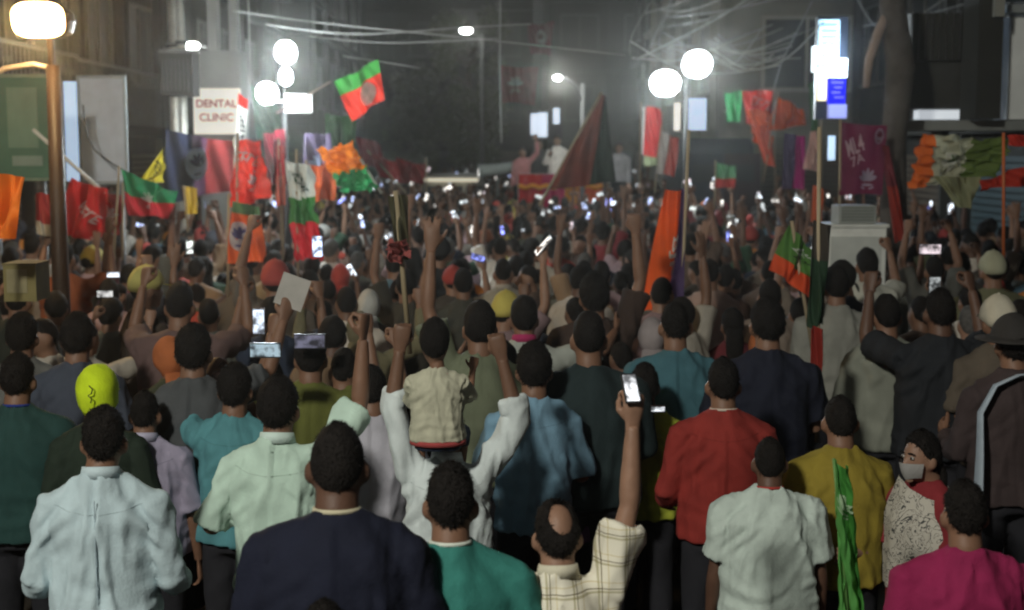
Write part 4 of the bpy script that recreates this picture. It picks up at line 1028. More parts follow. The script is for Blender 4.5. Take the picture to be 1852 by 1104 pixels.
for (a_, b_, c_) in ((0,.28,(.55,.03,.03)),(.28,.55,(.50,.02,.10)),(.55,.72,(.70,.30,.03)),(.72,1,(.75,.12,.03))):
    V = []; F = []
    for j in range(5):
        for i in range(13):
            u = a_ + (b_-a_)*i/12; V.append((L+(R_-L)*u, -.06-.03*math.sin(u*70)-.02*j/4, zr + .03 - j*.16 - .10*math.sin(math.pi*i/12)*(j/4)))
    for j in range(4):
        for i in range(12): F.append((j*13+i,j*13+i+1,(j+1)*13+i+1,(j+1)*13+i))
    MB().add(V,F).build('drape', M_FLAG, tr, c_, True)
MB().tube([(L+(R_-L)*k/24, -.1, zr-.20-.05*math.sin(k*math.pi/4)**2) for k in range(25)], .045, n=8).build('garland', M_FLAG, tr, (.85,.38,.03), True)
vn = empty('van', (at(815,330,33).x, 33, 0)); tag(vn, 'cream coach roof with dark windows standing behind the crowd left of the truck', 'van'); x0 = vn.location.x
a_, b_ = relx(758,33,x0), relx(872,33,x0); zt = at(0,320,33).z
MB().rings([(.5,(b_-a_)/2,2.4,0,2.4),(1.2,(b_-a_)/2,2.4,0,2.4),(zt-.12,(b_-a_)/2*.97,2.35,0,2.4),(zt,(b_-a_)/2*.85,2.2,0,2.4)], n=32, power=6).build('body', M_PAINT, vn, (.50,.47,.38), True)
for k in range(3): MB().box((a_+.12+k*.48,-.02,zt-.62),(a_+.52+k*.48,.02,zt-.22)).build('window', M_DARKGLASS, vn)
for sx in (a_+.18, b_-.18): 
    for sy in (.8, 4.0): MB().tube([(sx-.1,sy,.36),(sx+.1,sy,.36)], .36, n=18).build('wheel', M_PAINT, vn, (.02,.02,.02))
MB().box((a_+.1,-.03,zt-.12),(b_-.1,-.005,zt-.03)).build('roof_light_bar', mat('bar_light',(.7,.65,.5),emit=(1,.92,.7),estr=.55,var=.2), vn)
pv = empty('police_truck', (at(1304,340,27).x, 27, 0)); tag(pv, 'tall dark blue box truck standing in the crowd below the right floodlights', 'truck'); x0 = pv.location.x
a_, b_ = relx(1236,27,x0), relx(1374,27,x0); zt = at(0,250,27).z
MB().rings([(.6,(b_-a_)/2,2.2,0,2.2),(2.2,(b_-a_)/2,2.2,0,2.2),(zt-.15,(b_-a_)/2*.98,2.2,0,2.2),(zt,(b_-a_)/2*.9,2.1,0,2.2)], n=32, power=8).build('body', M_PAINT, pv, (.010,.016,.026), True)
for k in range(2): MB().box((a_+.08+k*.75,-.03,.75),(a_+.78+k*.75,-.004,zt-.3)).build('rear_door', M_PAINT, pv, ((.009,.015,.025),(.020,.010,.014))[k])
for k in range(2): MB().box((a_+.2+k*.75,-.045,zt-.85),(a_+.66+k*.75,-.032,zt-.5)).build('window', M_DARKGLASS, pv)
for sx in (a_+.18, b_-.18):
    for sy in (.8, 3.6): MB().tube([(sx-.12,sy,.42),(sx+.12,sy,.42)], .42, n=18).build('wheel', M_PAINT, pv, (.02,.02,.02))
hs = empty('loudspeaker', at(900,306,31)); tag(hs, 'pale grey horn loudspeaker lying above the crowd beside the truck', 'loudspeaker')
MB().tube([(-.42,0,-.05),(-.30,0,-.03),(0,0,0),(.38,0,.06)], [.16,.14,.12,.11], n=18).build('horn', M_PAINT, hs, (.45,.52,.50), True)
MB().tube([(-.435,0,-.05),(-.42,0,-.05)], [.13,.13], n=18).build('mouth', emat('horn_painted_glint',(1,.97,.92),1.5), hs); MB().tube([(0,0,-.12),(0,0,-.9)], .03).build('stand', M_METAL, hs, (.2,.2,.2), True)  # mouth disc glows by emission, a painted glint
# ------------------------------------------------------------------ people close to the camera, one by one
def set_mat(me, m):
    if not me.materials: me.materials.append(m)
HEROES = []
def screen_mat(col, es):
    nm = 'screen_%d_%d_%d' % (int(col[0]*10), int(col[2]*10), int(es*10))
    if nm in _mats: return _mats[nm]
    m = mat(nm, (.03,.03,.035), emit=col, estr=es, var=0, rough=.2); nt = m.node_tree; b = nt.nodes['Principled BSDF']
    tc = nt.nodes.new('ShaderNodeTexCoord'); oi = nt.nodes.new('ShaderNodeObjectInfo'); mp = nt.nodes.new('ShaderNodeVectorMath'); mp.operation = 'ADD'
    sc = nt.nodes.new('ShaderNodeVectorMath'); sc.operation = 'SCALE'; sc.inputs['Scale'].default_value = 37.0
    cx = nt.nodes.new('ShaderNodeCombineXYZ')
    for k in range(3): nt.links.new(oi.outputs['Random'], cx.inputs[k])
    nt.links.new(cx.outputs[0], sc.inputs[0]); nt.links.new(tc.outputs['Object'], mp.inputs[0]); nt.links.new(sc.outputs[0], mp.inputs[1])
    nz = nt.nodes.new('ShaderNodeTexNoise'); nz.inputs['Scale'].default_value = 22; nz.inputs['Detail'].default_value = 3; nt.links.new(mp.outputs[0], nz.inputs['Vector'])
    mr = nt.nodes.new('ShaderNodeMapRange'); mr.inputs['From Min'].default_value = .40; mr.inputs['From Max'].default_value = .58; mr.inputs['To Min'].default_value = es*.12; mr.inputs['To Max'].default_value = es*1.25
    nt.links.new(nz.outputs[0], mr.inputs[0]); nt.links.new(mr.outputs[0], b.inputs['Emission Strength'])
    return m
def phone(loc, rz, label, land=False, col=(.75,.85,1), es=1.6, tilt=0.0, parent_scale=1.0, face=1, big=1.0):
    t = empty('phone', loc, rz); tag(t, label, 'phone', 'phones held up in the crowd')
    w, h = (.155, .075) if land else (.075, .155); w *= big; h *= big
    key = ('ph', land, big)
    if key not in _hands:
        _hands[key] = (MB().box((-w/2,-.004,-h/2),(w/2,.005,h/2)).mesh('phone_casing'), MB().box((-w/2+.004,-.0062,-h/2+.006),(w/2-.004,-.0042,h/2-.006)).mesh('phone_screen'))
        _hands[key][0].materials.append(mat('phone_black',(.02,.02,.022),rough=.3,var=0))
    mesh_obj('casing', _hands[key][0], None, t)
    m = screen_mat(col, es)
    me = _hands[key][1].copy(); me.materials.clear(); me.materials.append(m); me.name = 'phone_screen'
    mesh_obj('screen', me, None, t)
    t.rotation_euler = (tilt, 0, rz)
    return t
def person(px, py, w, label, col, sleeve='short', L=DOWN_L, R=DOWN_R, hair='short', build=1.0, yaw=0.0, skin=0, tcol=(.02,.02,.025),
           collar=None, z0=None, s=None, hairc=HAIRC, cap=None, capc=None, extra=None, hs=1.0, legs=None, mat_shirt=None, D=None, folds=.009, head_off=(0,0,0), group='people in the crowd', tilt=0.0, hem=.84, pants=True):
    HEAD.update(rx=.068*hs, ry=.087*hs, rz=.113*hs)
    D = D or 425.0 / w
    if s is None:
        p = at(px, py, D); s = p.z / HZ
        if not .90 <= s <= 1.13:
            s = min(1.13, max(.90, s)); zt = HZ*s
            k = (CAM_Z - zt) / (CAM_Z - p.z); D *= k
        z0 = 0.0
    p = at(px, py, D)
    spec = dict(L=L, R=R, build=build, sleeve=sleeve, legs=legs, head_off=head_off, hem=hem)
    near = w >= 55
    vox = .0105 if near else .016
    rz = math.radians(yaw)
    base = Vector((p.x, p.y, z0 or 0.0)) - (Matrix.Rotation(rz, 3, 'Z') @ Vector(head_off)) * s
    t = empty('person', base, rz); t.scale = (s, s, s); t.rotation_euler = (tilt, 0, rz)
    tag(t, label, 'person', group)
    seed = len(HEROES) + 1
    me = make_body(spec, vox, near, .6); set_mat(me, M_SKIN); mesh_obj('body', me, M_SKIN, t, SKINS[skin % len(SKINS)])
    me = make_shirt(spec, vox*.95, seed, folds); mesh_obj('shirt', me, mat_shirt or M_FABRIC, t, col); sh = t.children[-1]
    if pants:
        me = make_trousers(spec, .018, seed, deci=.7); mesh_obj('trousers', me, M_FABRIC, t, tcol)
    hd = joints(spec)['head']
    if cap != 'scarf' and cap != 'tall':
        me = make_hair(hair, seed, near); o = mesh_obj('hair', me, M_HAIR, t, hairc); o.location = hd
    if cap:
        me = make_cap(cap, seed); o = mesh_obj('scarf' if cap == 'scarf' else 'hat' if cap == 'wide' else 'cap', me, M_FABRIC, t, capc); o.location = hd
    if collar is not None:
        if collar[0] == 'trim':
            cb = ring_band(1.452, 1.462, .0665, .0645, .0625, .0605, tilt=-.006); cb.build('collar_trim', M_FABRIC, t, collar[1], True)
        else:
            cb = ring_band(1.436, 1.478, .074, .071, .065, .064, tilt=-.012); cb.build('collar', M_FABRIC, t, collar[1], True)
    if w >= 64 and pants and sleeve in ('half', 'long', 'rolled') and mat_shirt is None and legs is None:
        seam_yoke(t, spec, col)
    if extra: extra(t, spec)
    HEROES.append((px, py, p.x, p.y, t))
    HEAD.update(rx=.068, ry=.087, rz=.113)
    bpy.context.view_layer.update()
    return t, spec
def hand_world(t, spec, side, k=.09):
    J = joints(spec)['S'][side]
    return t.matrix_world @ (J[2] + J[4]*(.025 + k))
def seam_yoke(t, spec, col):
    from mathutils.bvhtree import BVHTree
    sh = [c for c in t.children if c.name.startswith('shirt')][0].data
    bv = BVHTree.FromPolygons([v.co for v in sh.vertices], [p.vertices[:] for p in sh.polygons])
    P = []
    for k in range(25):
        x = -.155 + .31*k/24
        hit = bv.ray_cast(Vector((x, -.6, 1.325 + .10*(x/.16)**2*.3)), Vector((0, 1, 0)))
        if hit[0]: P.append(hit[0] + Vector((0, .0008, 0)))
    if len(P) > 4: MB().tube(P, .0022, n=5).build('yoke_seam', M_FABRIC, t, tuple(c*.8 for c in col), True)
def seam_extra(col):
    def fn(t, spec):
        m = MB().tube([(0,-.139*spec['build'],1.38),(0,-.142*spec['build'],1.2),(0,-.137*spec['build'],1.0)], .002, n=4)
        m.build('back_seam', M_FABRIC, t, col)
    return fn

# printed shirts
def pattern_mat(name, kind):
    m = bpy.data.materials.new(name); m.use_nodes = True; nt = m.node_tree; b = nt.nodes['Principled BSDF']; b.inputs['Roughness'].default_value = .88
    tc = nt.nodes.new('ShaderNodeTexCoord'); N = nt.nodes.new; Lk = nt.links.new
    def ramp(src, stops):
        r = N('ShaderNodeValToRGB'); r.color_ramp.interpolation = 'CONSTANT'
        while len(r.color_ramp.elements) < len(stops): r.color_ramp.elements.new(.5)
        for e, (p, c) in zip(r.color_ramp.elements, stops): e.position = p; e.color = (*c, 1)
        Lk(src, r.inputs[0]); return r.outputs[0]
    if kind == 'plaid':
        outs = []
        for ax, sc in (('X', 11), ('Z', 11)):
            w = N('ShaderNodeTexWave'); w.wave_type = 'BANDS'; w.bands_direction = ax; w.wave_profile = 'SAW'; w.inputs['Scale'].default_value = sc/6.283*2.0; w.inputs['Distortion'].default_value = .25; w.inputs['Detail Scale'].default_value = 2
            Lk(tc.outputs['Object'], w.inputs['Vector'])
            outs.append(ramp(w.outputs['Fac'], [(0,(1,1,1)),(.42,(.62,.60,.48)),(.50,(1,1,1)),(.56,(.25,.22,.16)),(.60,(1,1,1)),(.8,(.8,.72,.5)),(.83,(1,1,1))]))
        mx = N('ShaderNodeMix'); mx.data_type = 'RGBA'; mx.blend_type = 'MULTIPLY'; mx.inputs[0].default_value = 1
        Lk(outs[0], mx.inputs['A']); Lk(outs[1], mx.inputs['B'])
        m2 = N('ShaderNodeMix'); m2.data_type = 'RGBA'; m2.blend_type = 'MULTIPLY'; m2.inputs[0].default_value = 1; m2.inputs['B'].default_value = (.74,.70,.58,1)
        Lk(mx.outputs['Result'], m2.inputs['A']); Lk(m2.outputs['Result'], b.inputs['Base Color'])
    else:
        n = N('ShaderNodeTexNoise'); n.inputs['Scale'].default_value = 19; n.inputs['Detail'].default_value = 2.5; n.inputs['Distortion'].default_value = 1.2; Lk(tc.outputs['Object'], n.inputs['Vector'])
        c = ramp(n.outputs[0], [(0,(.46,.43,.37)),(.47,(.05,.05,.05)),(.505,(.46,.43,.37)),(.60,(.07,.06,.06)),(.625,(.44,.41,.35))])
        Lk(c, b.inputs['Base Color'])
    return m
M_PLAID = pattern_mat('plaid_cotton', 'plaid')
M_SARI = pattern_mat('printed_sari', 'sari')
LONG_BENT_L = ((-.30,-.05,-1), (.12,.9,-.35), 'relaxed', (1,0,0))
LONG_BENT_R = ((.30,-.05,-1), (-.12,.9,-.35), 'relaxed', (-1,0,0))
UPH_L = ((-.3,.15,1), (.1,.05,1), 'grip', (0,1,0)); UPH_R = ((.3,.15,1), (-.1,.05,1), 'grip', (0,1,0))

P_ = person
P_(188, 800, 84, 'man in pale blue long-sleeved shirt at bottom left, elbows out', (.50,.62,.66), 'long', LONG_BENT_L, LONG_BENT_R, hair='short', collar=('c',(.54,.66,.70)), extra=seam_extra((.40,.50,.55)), yaw=4, build=.98, folds=.013, head_off=(.01,0,0))
P_(262, 752, 66, 'man in lilac short-sleeved shirt behind the pale blue shirt', (.33,.30,.40), 'half', DOWN_L, DOWN_R, hair='short', build=1.08, folds=.011, collar=('c',(.44,.42,.54)))
P_(425, 708, 68, 'person in turquoise shirt with left elbow raised, left of the mint shirt', (.09,.26,.29), 'half', ((-.42,.55,.10),(.25,.55,.6),'grip',(.5,.7,0)), FRONT_R, hair='full', yaw=-6, folds=.012, D=6.45)
t, sp = P_(503, 742, 76, 'man in mint white short-sleeved shirt raising his right fist', (.52,.68,.58), 'half', ((-.45,.05,-1),(-.1,.9,.1),'relaxed',(1,0,0)), ((.42,.6,.62),(.05,.06,1),'fist',(-1,.3,0)), hair='full', yaw=-6, collar=('c',(.62,.76,.70)), folds=.013)
P_(610, 846, 106, 'heavily built man in navy polo with a thin cream collar line', (.008,.010,.024), 'short', DOWN_L, DOWN_R, hair='cropped', build=1.09, collar=('trim',(.55,.50,.35)), yaw=2, skin=3, folds=.008)
P_(672, 706, 66, 'man in plain pale lavender white tee left of the arms holding the child', (.48,.47,.53), 'short', FRONT_L, FRONT_R, hair='cropped', folds=.010, build=.95)
# man with the child on his shoulders
tm, spm = P_(808, 782, 74, 'man in white shirt with both arms up, carrying a child on his shoulders', (.62,.68,.68), 'rolled', ((-.30,.05,1),(.14,.02,1),'grip',(0,1,0)), ((.52,.05,.85),(-.26,.05,1),'grip',(0,1,0)), hair='short', folds=.013, collar=('c',(.7,.75,.76)), skin=1)
t, sp = P_(786, 590, 76, 'child in cream shirt and dark shorts sitting on the shoulders of the man in white', (.46,.45,.34), 'half', ((-.12,.7,-.7),(.1,.8,-.2),'relaxed',(0,1,0)), ((.15,.7,-.5),(.1,.6,.7),'relaxed',(0,1,0)), hair='full', s=.52, z0=1.10, D=5.58, hs=1.62, legs='seated', tcol=(.015,.022,.045), build=1.12, head_off=(-.02,0,.08), folds=.010, skin=0, hem=.88,
           extra=lambda t, s_: ring_band(.845,.885,.212*1.05,.158*1.05,.212*1.05,.158*1.05,cy=0).build('waistband', M_FABRIC, t, (.36,.06,.06), True), pants=True)
P_(815, 914, 102, 'man in teal polo with a white collar line, front and centre', (.035,.19,.16), 'short', DOWN_L, DOWN_R, hair='short', build=1.12, collar=('trim',(.65,.70,.62)), yaw=0, folds=.008)
t, sp = P_(1008, 972, 100, 'balding man in cream plaid shirt reaching his bare right arm high with a phone', (1,1,1), 'short', DOWN_L, ((.30,.10,1),(.05,.10,1),'grip',(-.2,1,0)), hair='bald', build=1.05, collar=('c',(.62,.58,.45)), yaw=6, skin=2, mat_shirt=M_PLAID, folds=.012)
hw = hand_world(t, sp, 'R', .12)
phone(hw + Vector((-.012,-.01,.0)), .25, 'bright phone in the raised hand of the balding man in plaid', land=False, col=(.95,.97,1), es=1.3, tilt=-.6, big=.66)
P_(966, 672, 72, 'person with bushy black hair in sky blue shirt, back to us', (.20,.35,.47), 'half', FRONT_L, FRONT_R, hair='full', folds=.011, build=.92, D=6.5)
P_(1022, 742, 52, 'person in purple kurta half hidden beside the sky blue shirt', (.13,.06,.15), 'long', DOWN_L, FRONT_R, hair='short')
P_(1166, 700, 60, 'man in lime yellow tee and black trousers under the raised phone arm', (.42,.46,.05), 'short', FRONT_L, FRONT_R, hair='short', skin=3)
P_(1221, 592, 56, 'person in dull blue shirt above the lime yellow tee', (.05,.13,.16), 'short', DOWN_L, DOWN_R, hair='short', build=1.12)
P_(1308, 698, 66, 'man in red long-sleeved shirt with a pale collar', (.25,.028,.022), 'long', LONG_BENT_L, DOWN_R, hair='short', collar=('trim',(.6,.5,.42)), build=1.05)
P_(1392, 838, 74, 'man in plain white tee over a red undershirt, lower right of centre', (.50,.58,.53), 'short', DOWN_L, DOWN_R, hair='cropped', build=1.18, collar=('trim',(.40,.05,.04)), skin=3, folds=.012, yaw=-3)
P_(1520, 764, 72, 'man in mustard yellow tee holding the green plastic flag', (.25,.19,.025), 'short', DOWN_L, FRONT_R, hair='cropped', build=1.08, folds=.010)
P_(1745, 934, 94, 'man in magenta pink tee at the bottom right', (.25,.014,.07), 'short', DOWN_L, DOWN_R, hair='short', build=1.15, folds=.009)
# woman in sari, turned sideways with a mask
def sari(t, sp):
    M = MB(); V = []; F = []; nu, nv = 14, 16
    for j in range(nv+1):
        for i in range(nu+1):
            u = i/nu; v = j/nv
            x = -.17 + .30*u + .06*v; z = 1.47 - .62*v - .05*math.sin(3.1*u)*(1-v) ; y = -.155 - .012*math.sin(u*22 + v*2) - .02*math.sin(math.pi*u)
            z -= .12*(abs(u-.35))*(1-v)
            V.append((x, y*(.55 + .45*min(1, v*5)), z))
    for j in range(nv):
        for i in range(nu): F.append((j*(nu+1)+i, j*(nu+1)+i+1, (j+1)*(nu+1)+i+1, (j+1)*(nu+1)+i))
    M.add(V, F).build('sari_drape', M_SARI, t, (1,1,1), True)
t, sp = P_(1668, 828, 62, 'woman in red blouse and printed cream sari, white mask on her face turned back', (.20,.02,.025), 'short', DOWN_L, FRONT_R, hair='long', yaw=118, skin=2, mat_shirt=None, build=.98, head_off=(.0,.02,0), folds=.006)
hd = joints(sp)['head']
mk = MB(); V = []; F = []
for j in range(7):
    for i in range(11):
        a = math.radians(-62 + 124*i/10); e = -.08 - .62*j/6
        d = (math.sin(a)*math.cos(e), math.cos(a)*math.cos(e), math.sin(e)); q = head_pt(d, .016 + .016*math.exp(-(a/.4)**2)); V.append((hd.x+q[0], hd.y+q[1], hd.z+q[2]))
for j in range(6):
    for i in range(10): F.append((j*11+i, j*11+i+1, (j+1)*11+i+1, (j+1)*11+i))
mk.add(V, F).build('mask', M_FABRIC, t, (.34,.33,.32), True)
def eyes(t, hd, skin_dark=(.02,.015,.012)):
    for sg in (-1, 1):
        e = MB(); e.ball((hd.x+sg*.029, hd.y+.081, hd.z+.012), (.013,.008,.008), 10, 8); eo = e.build('eye', mat('eye_white',(.32,.30,.28),rough=.3,var=0), t, smooth=True)
        MB().ball((hd.x+sg*.029, hd.y+.087, hd.z+.012), (.006,.004,.006), 8, 6).build('iris', mat('iris',(.02,.012,.01),rough=.2,var=0), eo)
        MB().tube([(hd.x+sg*.046,hd.y+.080,hd.z+.030),(hd.x+sg*.03,hd.y+.090,hd.z+.036),(hd.x+sg*.013,hd.y+.090,hd.z+.032)], .0035, n=6).build('eyebrow', M_HAIR, t, HAIRC, True)
    MB().tube([(hd.x-.022,hd.y+.087,hd.z-.060),(hd.x,hd.y+.096,hd.z-.057),(hd.x+.022,hd.y+.087,hd.z-.060)], [.004,.0065,.004], n=8, flat=.8).build('lips', M_SKIN, t, (.22,.07,.06), True)
eyes(t, hd)
# sari over her back and shoulder, in her own frame
dr = MB(); V = []; F = []
for j in range(15):
    for i in range(25):
        a = math.radians(-40 + 250*i/24); v = j/14; z = 1.43 - .5*v - .05*math.sin(a)*(1-v)
        rx = (.15 + .06*min(1, v*3)); ry = (.09 + .065*min(1, v*3)); rf = 1 + .04*math.sin(a*9 + v*3)
        V.append((math.cos(a+1.3)*rx*rf, -.01 + math.sin(a+1.3)*ry*rf, z))
for j in range(14):
    for i in range(24): F.append((j*25+i, j*25+i+1, (j+1)*25+i+1, (j+1)*25+i))
dr.add(V, F).build('sari', M_SARI, t, None, True)

# right-hand side
t, sp = P_(1832, 625, 62, 'person in dark cloth with a pale stole over the shoulder and a wide dark hat', (.05,.035,.035), 'long', FRONT_L, FRONT_R, hair='full', cap='wide', capc=(.035,.032,.03), yaw=8)
dr = MB(); dr.tube([(.14,-.02,1.40),(.06,-.09,1.44),(-.04,-.12,1.44),(-.14,-.12,1.40),(-.205,-.12,1.28),(-.215,-.15,1.1),(-.22,-.16,.92),(-.225,-.16,.8)], [.02,.025,.03,.03,.035,.045,.055,.06], n=12, flat=.3, side=(1,0,0))
dr.build('stole', M_FABRIC, t, (.36,.42,.48), True)
P_(1700, 568, 60, 'man in near-black shirt raising a phone, right of the off-white shirt', (.016,.018,.022), 'short', PH_L, PH_R, hair='short', build=1.15, skin=3)
P_(1604, 574, 52, 'man in off-white shirt with long dark hair line, left of the near-black shirt', (.22,.23,.19), 'half', DOWN_L, FRONT_R, hair='short')
P_(1512, 520, 48, 'man in pale grey kurta right of the limp green flag pole', (.25,.25,.22), 'long', DOWN_L, DOWN_R, hair='full', build=1.08, D=7.6)
P_(1568, 482, 48, 'man in off-white shirt with a dark bag strap, before the white cabinet', (.46,.46,.40), 'short', FRONT_L, PH_R, hair='full', extra=lambda t, s_: MB().tube([(-.10,.06,1.45),(-.09,-.06,1.44),(-.03,-.138,1.30),(.05,-.142,1.15),(.14,-.12,1.0)], .012, n=8, flat=.4).build('strap', M_FABRIC, t, (.02,.02,.02), True))
P_(1446, 572, 44, 'person in white shirt left of the trailing dark red cloth', (.42,.43,.42), 'short', FRONT_L, FRONT_R, hair='short')
P_(1388, 590, 62, 'broad person in dark navy shirt below the green lettered flag', (.010,.012,.024), 'short', FRONT_L, FRONT_R, hair='full', build=1.1, D=6.9)
P_(1325, 590, 46, 'person in dark crimson top left of the broad navy shirt', (.10,.015,.02), 'short', DOWN_L, DOWN_R, hair='long')
P_(1180, 612, 50, 'person with a pale grey head scarf beside the dull blue shirt', (.10,.04,.04), 'long', FRONT_L, FRONT_R, cap='scarf', capc=(.30,.26,.26))
P_(1284, 498, 38, 'man in rosy beige shirt right of the hanging orange flag', (.36,.25,.21), 'short', FRONT_L, FRONT_R, hair='short')
P_(1328, 512, 34, 'dark-haired person right of the rosy beige shirt', (.08,.06,.05), 'short', DOWN_L, DOWN_R, hair='full')
P_(1392, 540, 44, 'stooping person in dusty brown shirt under the green lettered flag', (.20,.16,.13), 'short', FRONT_L, FRONT_R, hair='short', build=1.15)
P_(1740, 482, 34, 'person in dark shirt holding a bright card, right side of the crowd', (.05,.045,.04), 'short', PH_L, PH_R, hair='short')
P_(1796, 492, 40, 'person in olive khaki shirt and pale flat cap near the right edge', (.13,.13,.075), 'half', FRONT_L, FRONT_R, hair='short', cap='cap', capc=(.34,.34,.24), build=1.25)
P_(1690, 492, 36, 'person holding a phone sideways above the near-black shirt', (.09,.09,.08), 'short', PHH_L, PHH_R, hair='short')
P_(1806, 585, 40, 'person with a pale cream cap in front of the olive khaki shirt', (.10,.08,.06), 'short', DOWN_L, DOWN_R, hair='short', cap='cap', capc=(.52,.48,.38), D=7.7)
# left-hand side
P_(176, 722, 66, 'person in neon yellow cap left of the lilac shirt', (.018,.03,.02), 'short', DOWN_L, DOWN_R, cap='tall', capc=(.62,.80,.02), D=6.3,
   extra=lambda t, s_: MB().tube([(.0,-.118,1.645),(.016,-.122,1.63),(.012,-.124,1.61),(-.004,-.124,1.60),(.012,-.124,1.585),(.006,-.120,1.565)], .0028, n=6).build('cap_mark', M_FABRIC, t, (.02,.02,.02), True), folds=.007)
P_(32, 690, 66, 'man in dark teal shirt with a blue neckline at the left edge', (.018,.055,.05), 'short', DOWN_L, DOWN_R, hair='short', build=1.15, collar=('trim',(.02,.04,.22)), folds=.007)
P_(40, 612, 56, 'man in grey shirt behind the dark teal shirt at the left edge', (.13,.13,.12), 'short', DOWN_L, DOWN_R, hair='full', build=1.1)
P_(33, 546, 46, 'dark-haired man in black tee under the khaki carton', (.022,.025,.018), 'short', ((-.3,.3,.9),(.1,.1,1),'grip',(0,1,0)), DOWN_R, hair='short')
P_(116, 470, 40, 'person in burnt orange shirt right of the khaki carton', (.26,.075,.03), 'short', PH_L, PH_R, hair='short', D=9.2)
P_(140, 615, 56, 'person in slate blue shirt behind the neon yellow cap', (.055,.065,.09), 'short', FRONT_L, FRONT_R, hair='full', D=7.3)
P_(262, 524, 46, 'person in dim yellow cap left of centre, face turned aside', (.055,.04,.03), 'short', FRONT_L, FRONT_R, hair='short', cap='cap', capc=(.42,.38,.12), yaw=-50, D=8.4)
P_(325, 556, 54, 'broad person in brownish pink shirt right of the dim yellow cap', (.12,.075,.07), 'short', PH_L, PH_R, hair='short', build=1.2)
t, sp = P_(350, 640, 62, 'dark-haired person holding up a pale sheet, behind the turquoise shirt', (.07,.075,.08), 'short', FRONT_L, ((.35,.7,.25),(.2,.4,.8),'grip',(-.5,.7,0)), hair='full', D=6.7)
hw = hand_world(t, sp, 'R', .08)
sh = empty('sheet', hw); tag(sh, 'pale grey sheet of paper held up left of the turquoise shirt', 'paper')
o = MB().box((-.075,-.012,-.02),(.075,-.008,.15)).build('page', M_FABRIC, sh, (.42,.40,.37)); o.rotation_euler = (0,.35,0)
P_(498, 512, 44, 'person in muted red cap left of the bright phone', (.12,.10,.08), 'short', PHH_L, DOWN_R, hair='short', cap='cap', capc=(.36,.06,.05), build=1.1)
P_(440, 506, 38, 'dark-haired person left of the muted red cap', (.10,.08,.06), 'short', DOWN_L, DOWN_R, hair='full')
t, sp = P_(492, 572, 48, 'dark-haired person filming with two phones, below the muted red cap', (.025,.035,.06), 'short', PH_L, PH_R, hair='short')
phone(at(468,582,8.2), -.1, 'phone showing a bright picture, upper of the pair left of the raised fist', col=(.75,.85,1), es=1.2, big=1.0)
phone(at(480,634,6.4), .05, 'wide phone showing the crowd, lower of the pair left of the raised fist', land=True, col=(.45,.6,.68), es=.7, big=.95)
phone(at(560,618,6.8), .05, 'dim phone held sideways left of the raised fist', land=True, col=(.35,.35,.5), es=.35)
P_(562, 650, 50, 'person in olive green top crouching behind the mint white shirt', (.12,.13,.03), 'short', PH_L, PH_R, hair='full', D=7.0)
P_(650, 600, 48, 'person in khaki shawl behind the raised fist', (.14,.125,.07), 'long', BENT_L, BENT_R, cap='scarf', capc=(.15,.13,.075))
P_(622, 672, 50, 'person in pale blue-grey shirt behind the lavender white tee', (.25,.30,.34), 'short', FRONT_L, PH_R, hair='short', D=7.1)
P_(868, 596, 46, 'dark-haired child in sage green shirt right of the cream-shirted child', (.15,.17,.11), 'short', UP_L, DOWN_R, hair='full', D=6.6)
P_(948, 578, 50, 'person in off-white shirt with a magenta neckband, centre of the crowd', (.38,.40,.36), 'half', ((-.9,.2,-.3),(.2,.9,.2),'relaxed',(1,0,0)), ((.9,.3,.1),(.3,.8,.3),'relaxed',(-1,0,0)), hair='full', collar=('c',(.40,.03,.12)), D=8.2)
P_(910, 496, 37, 'tall person in sand-coloured polo with pale collar in mid crowd', (.28,.26,.21), 'short', FRONT_L, FRONT_R, hair='short', collar=('c',(.40,.36,.30)))
P_(974, 508, 30, 'person in wine red tee with pale forearms in mid crowd', (.16,.02,.035), 'short', FRONT_L, ((.25,.2,-1),(-.7,.5,-.6),'relaxed',(0,1,0)), hair='short')
P_(838, 516, 38, 'dark-haired person left of the sand-coloured polo', (.055,.055,.045), 'short', DOWN_L, DOWN_R, hair='full')
P_(1075, 540, 60, 'large-haired person in deep brown top, centre right', (.045,.028,.022), 'short', FRONT_L, UPH_R, hair='full', hs=1.1, build=1.15, D=8.0)
P_(1065, 615, 54, 'person in very dark teal jacket left of the grey head scarf', (.016,.028,.03), 'long', FRONT_L, FRONT_R, hair='short', build=1.2, D=6.7)
P_(735, 520, 40, 'dark-haired person behind the pole of the furled olive flag', (.045,.04,.03), 'short', UPH_L, DOWN_R, hair='full')
P_(585, 1088, 96, 'person whose dark cropped head shows at the bottom edge before the navy polo', (.05,.05,.035), 'short', DOWN_L, DOWN_R, hair='cropped', s=.86, z0=0, D=3.75, skin=3)
P_(795, 460, 40, 'tall person in black shirt and cap left of centre in mid crowd', (.016,.018,.02), 'short', UPH_L, FRONT_R, hair='short', cap='cap', capc=(.02,.02,.022), build=1.2, D=12)
P_(875, 440, 24, 'person in bright white shirt, left one of a pair in mid crowd', (.85,.83,.76), 'short', DOWN_L, UP_R, hair='full', build=1.1)
P_(905, 452, 26, 'person in bright white shirt, right one of a pair in mid crowd', (.80,.77,.70), 'short', UP_L, DOWN_R, hair='short', build=1.1, D=14.6)

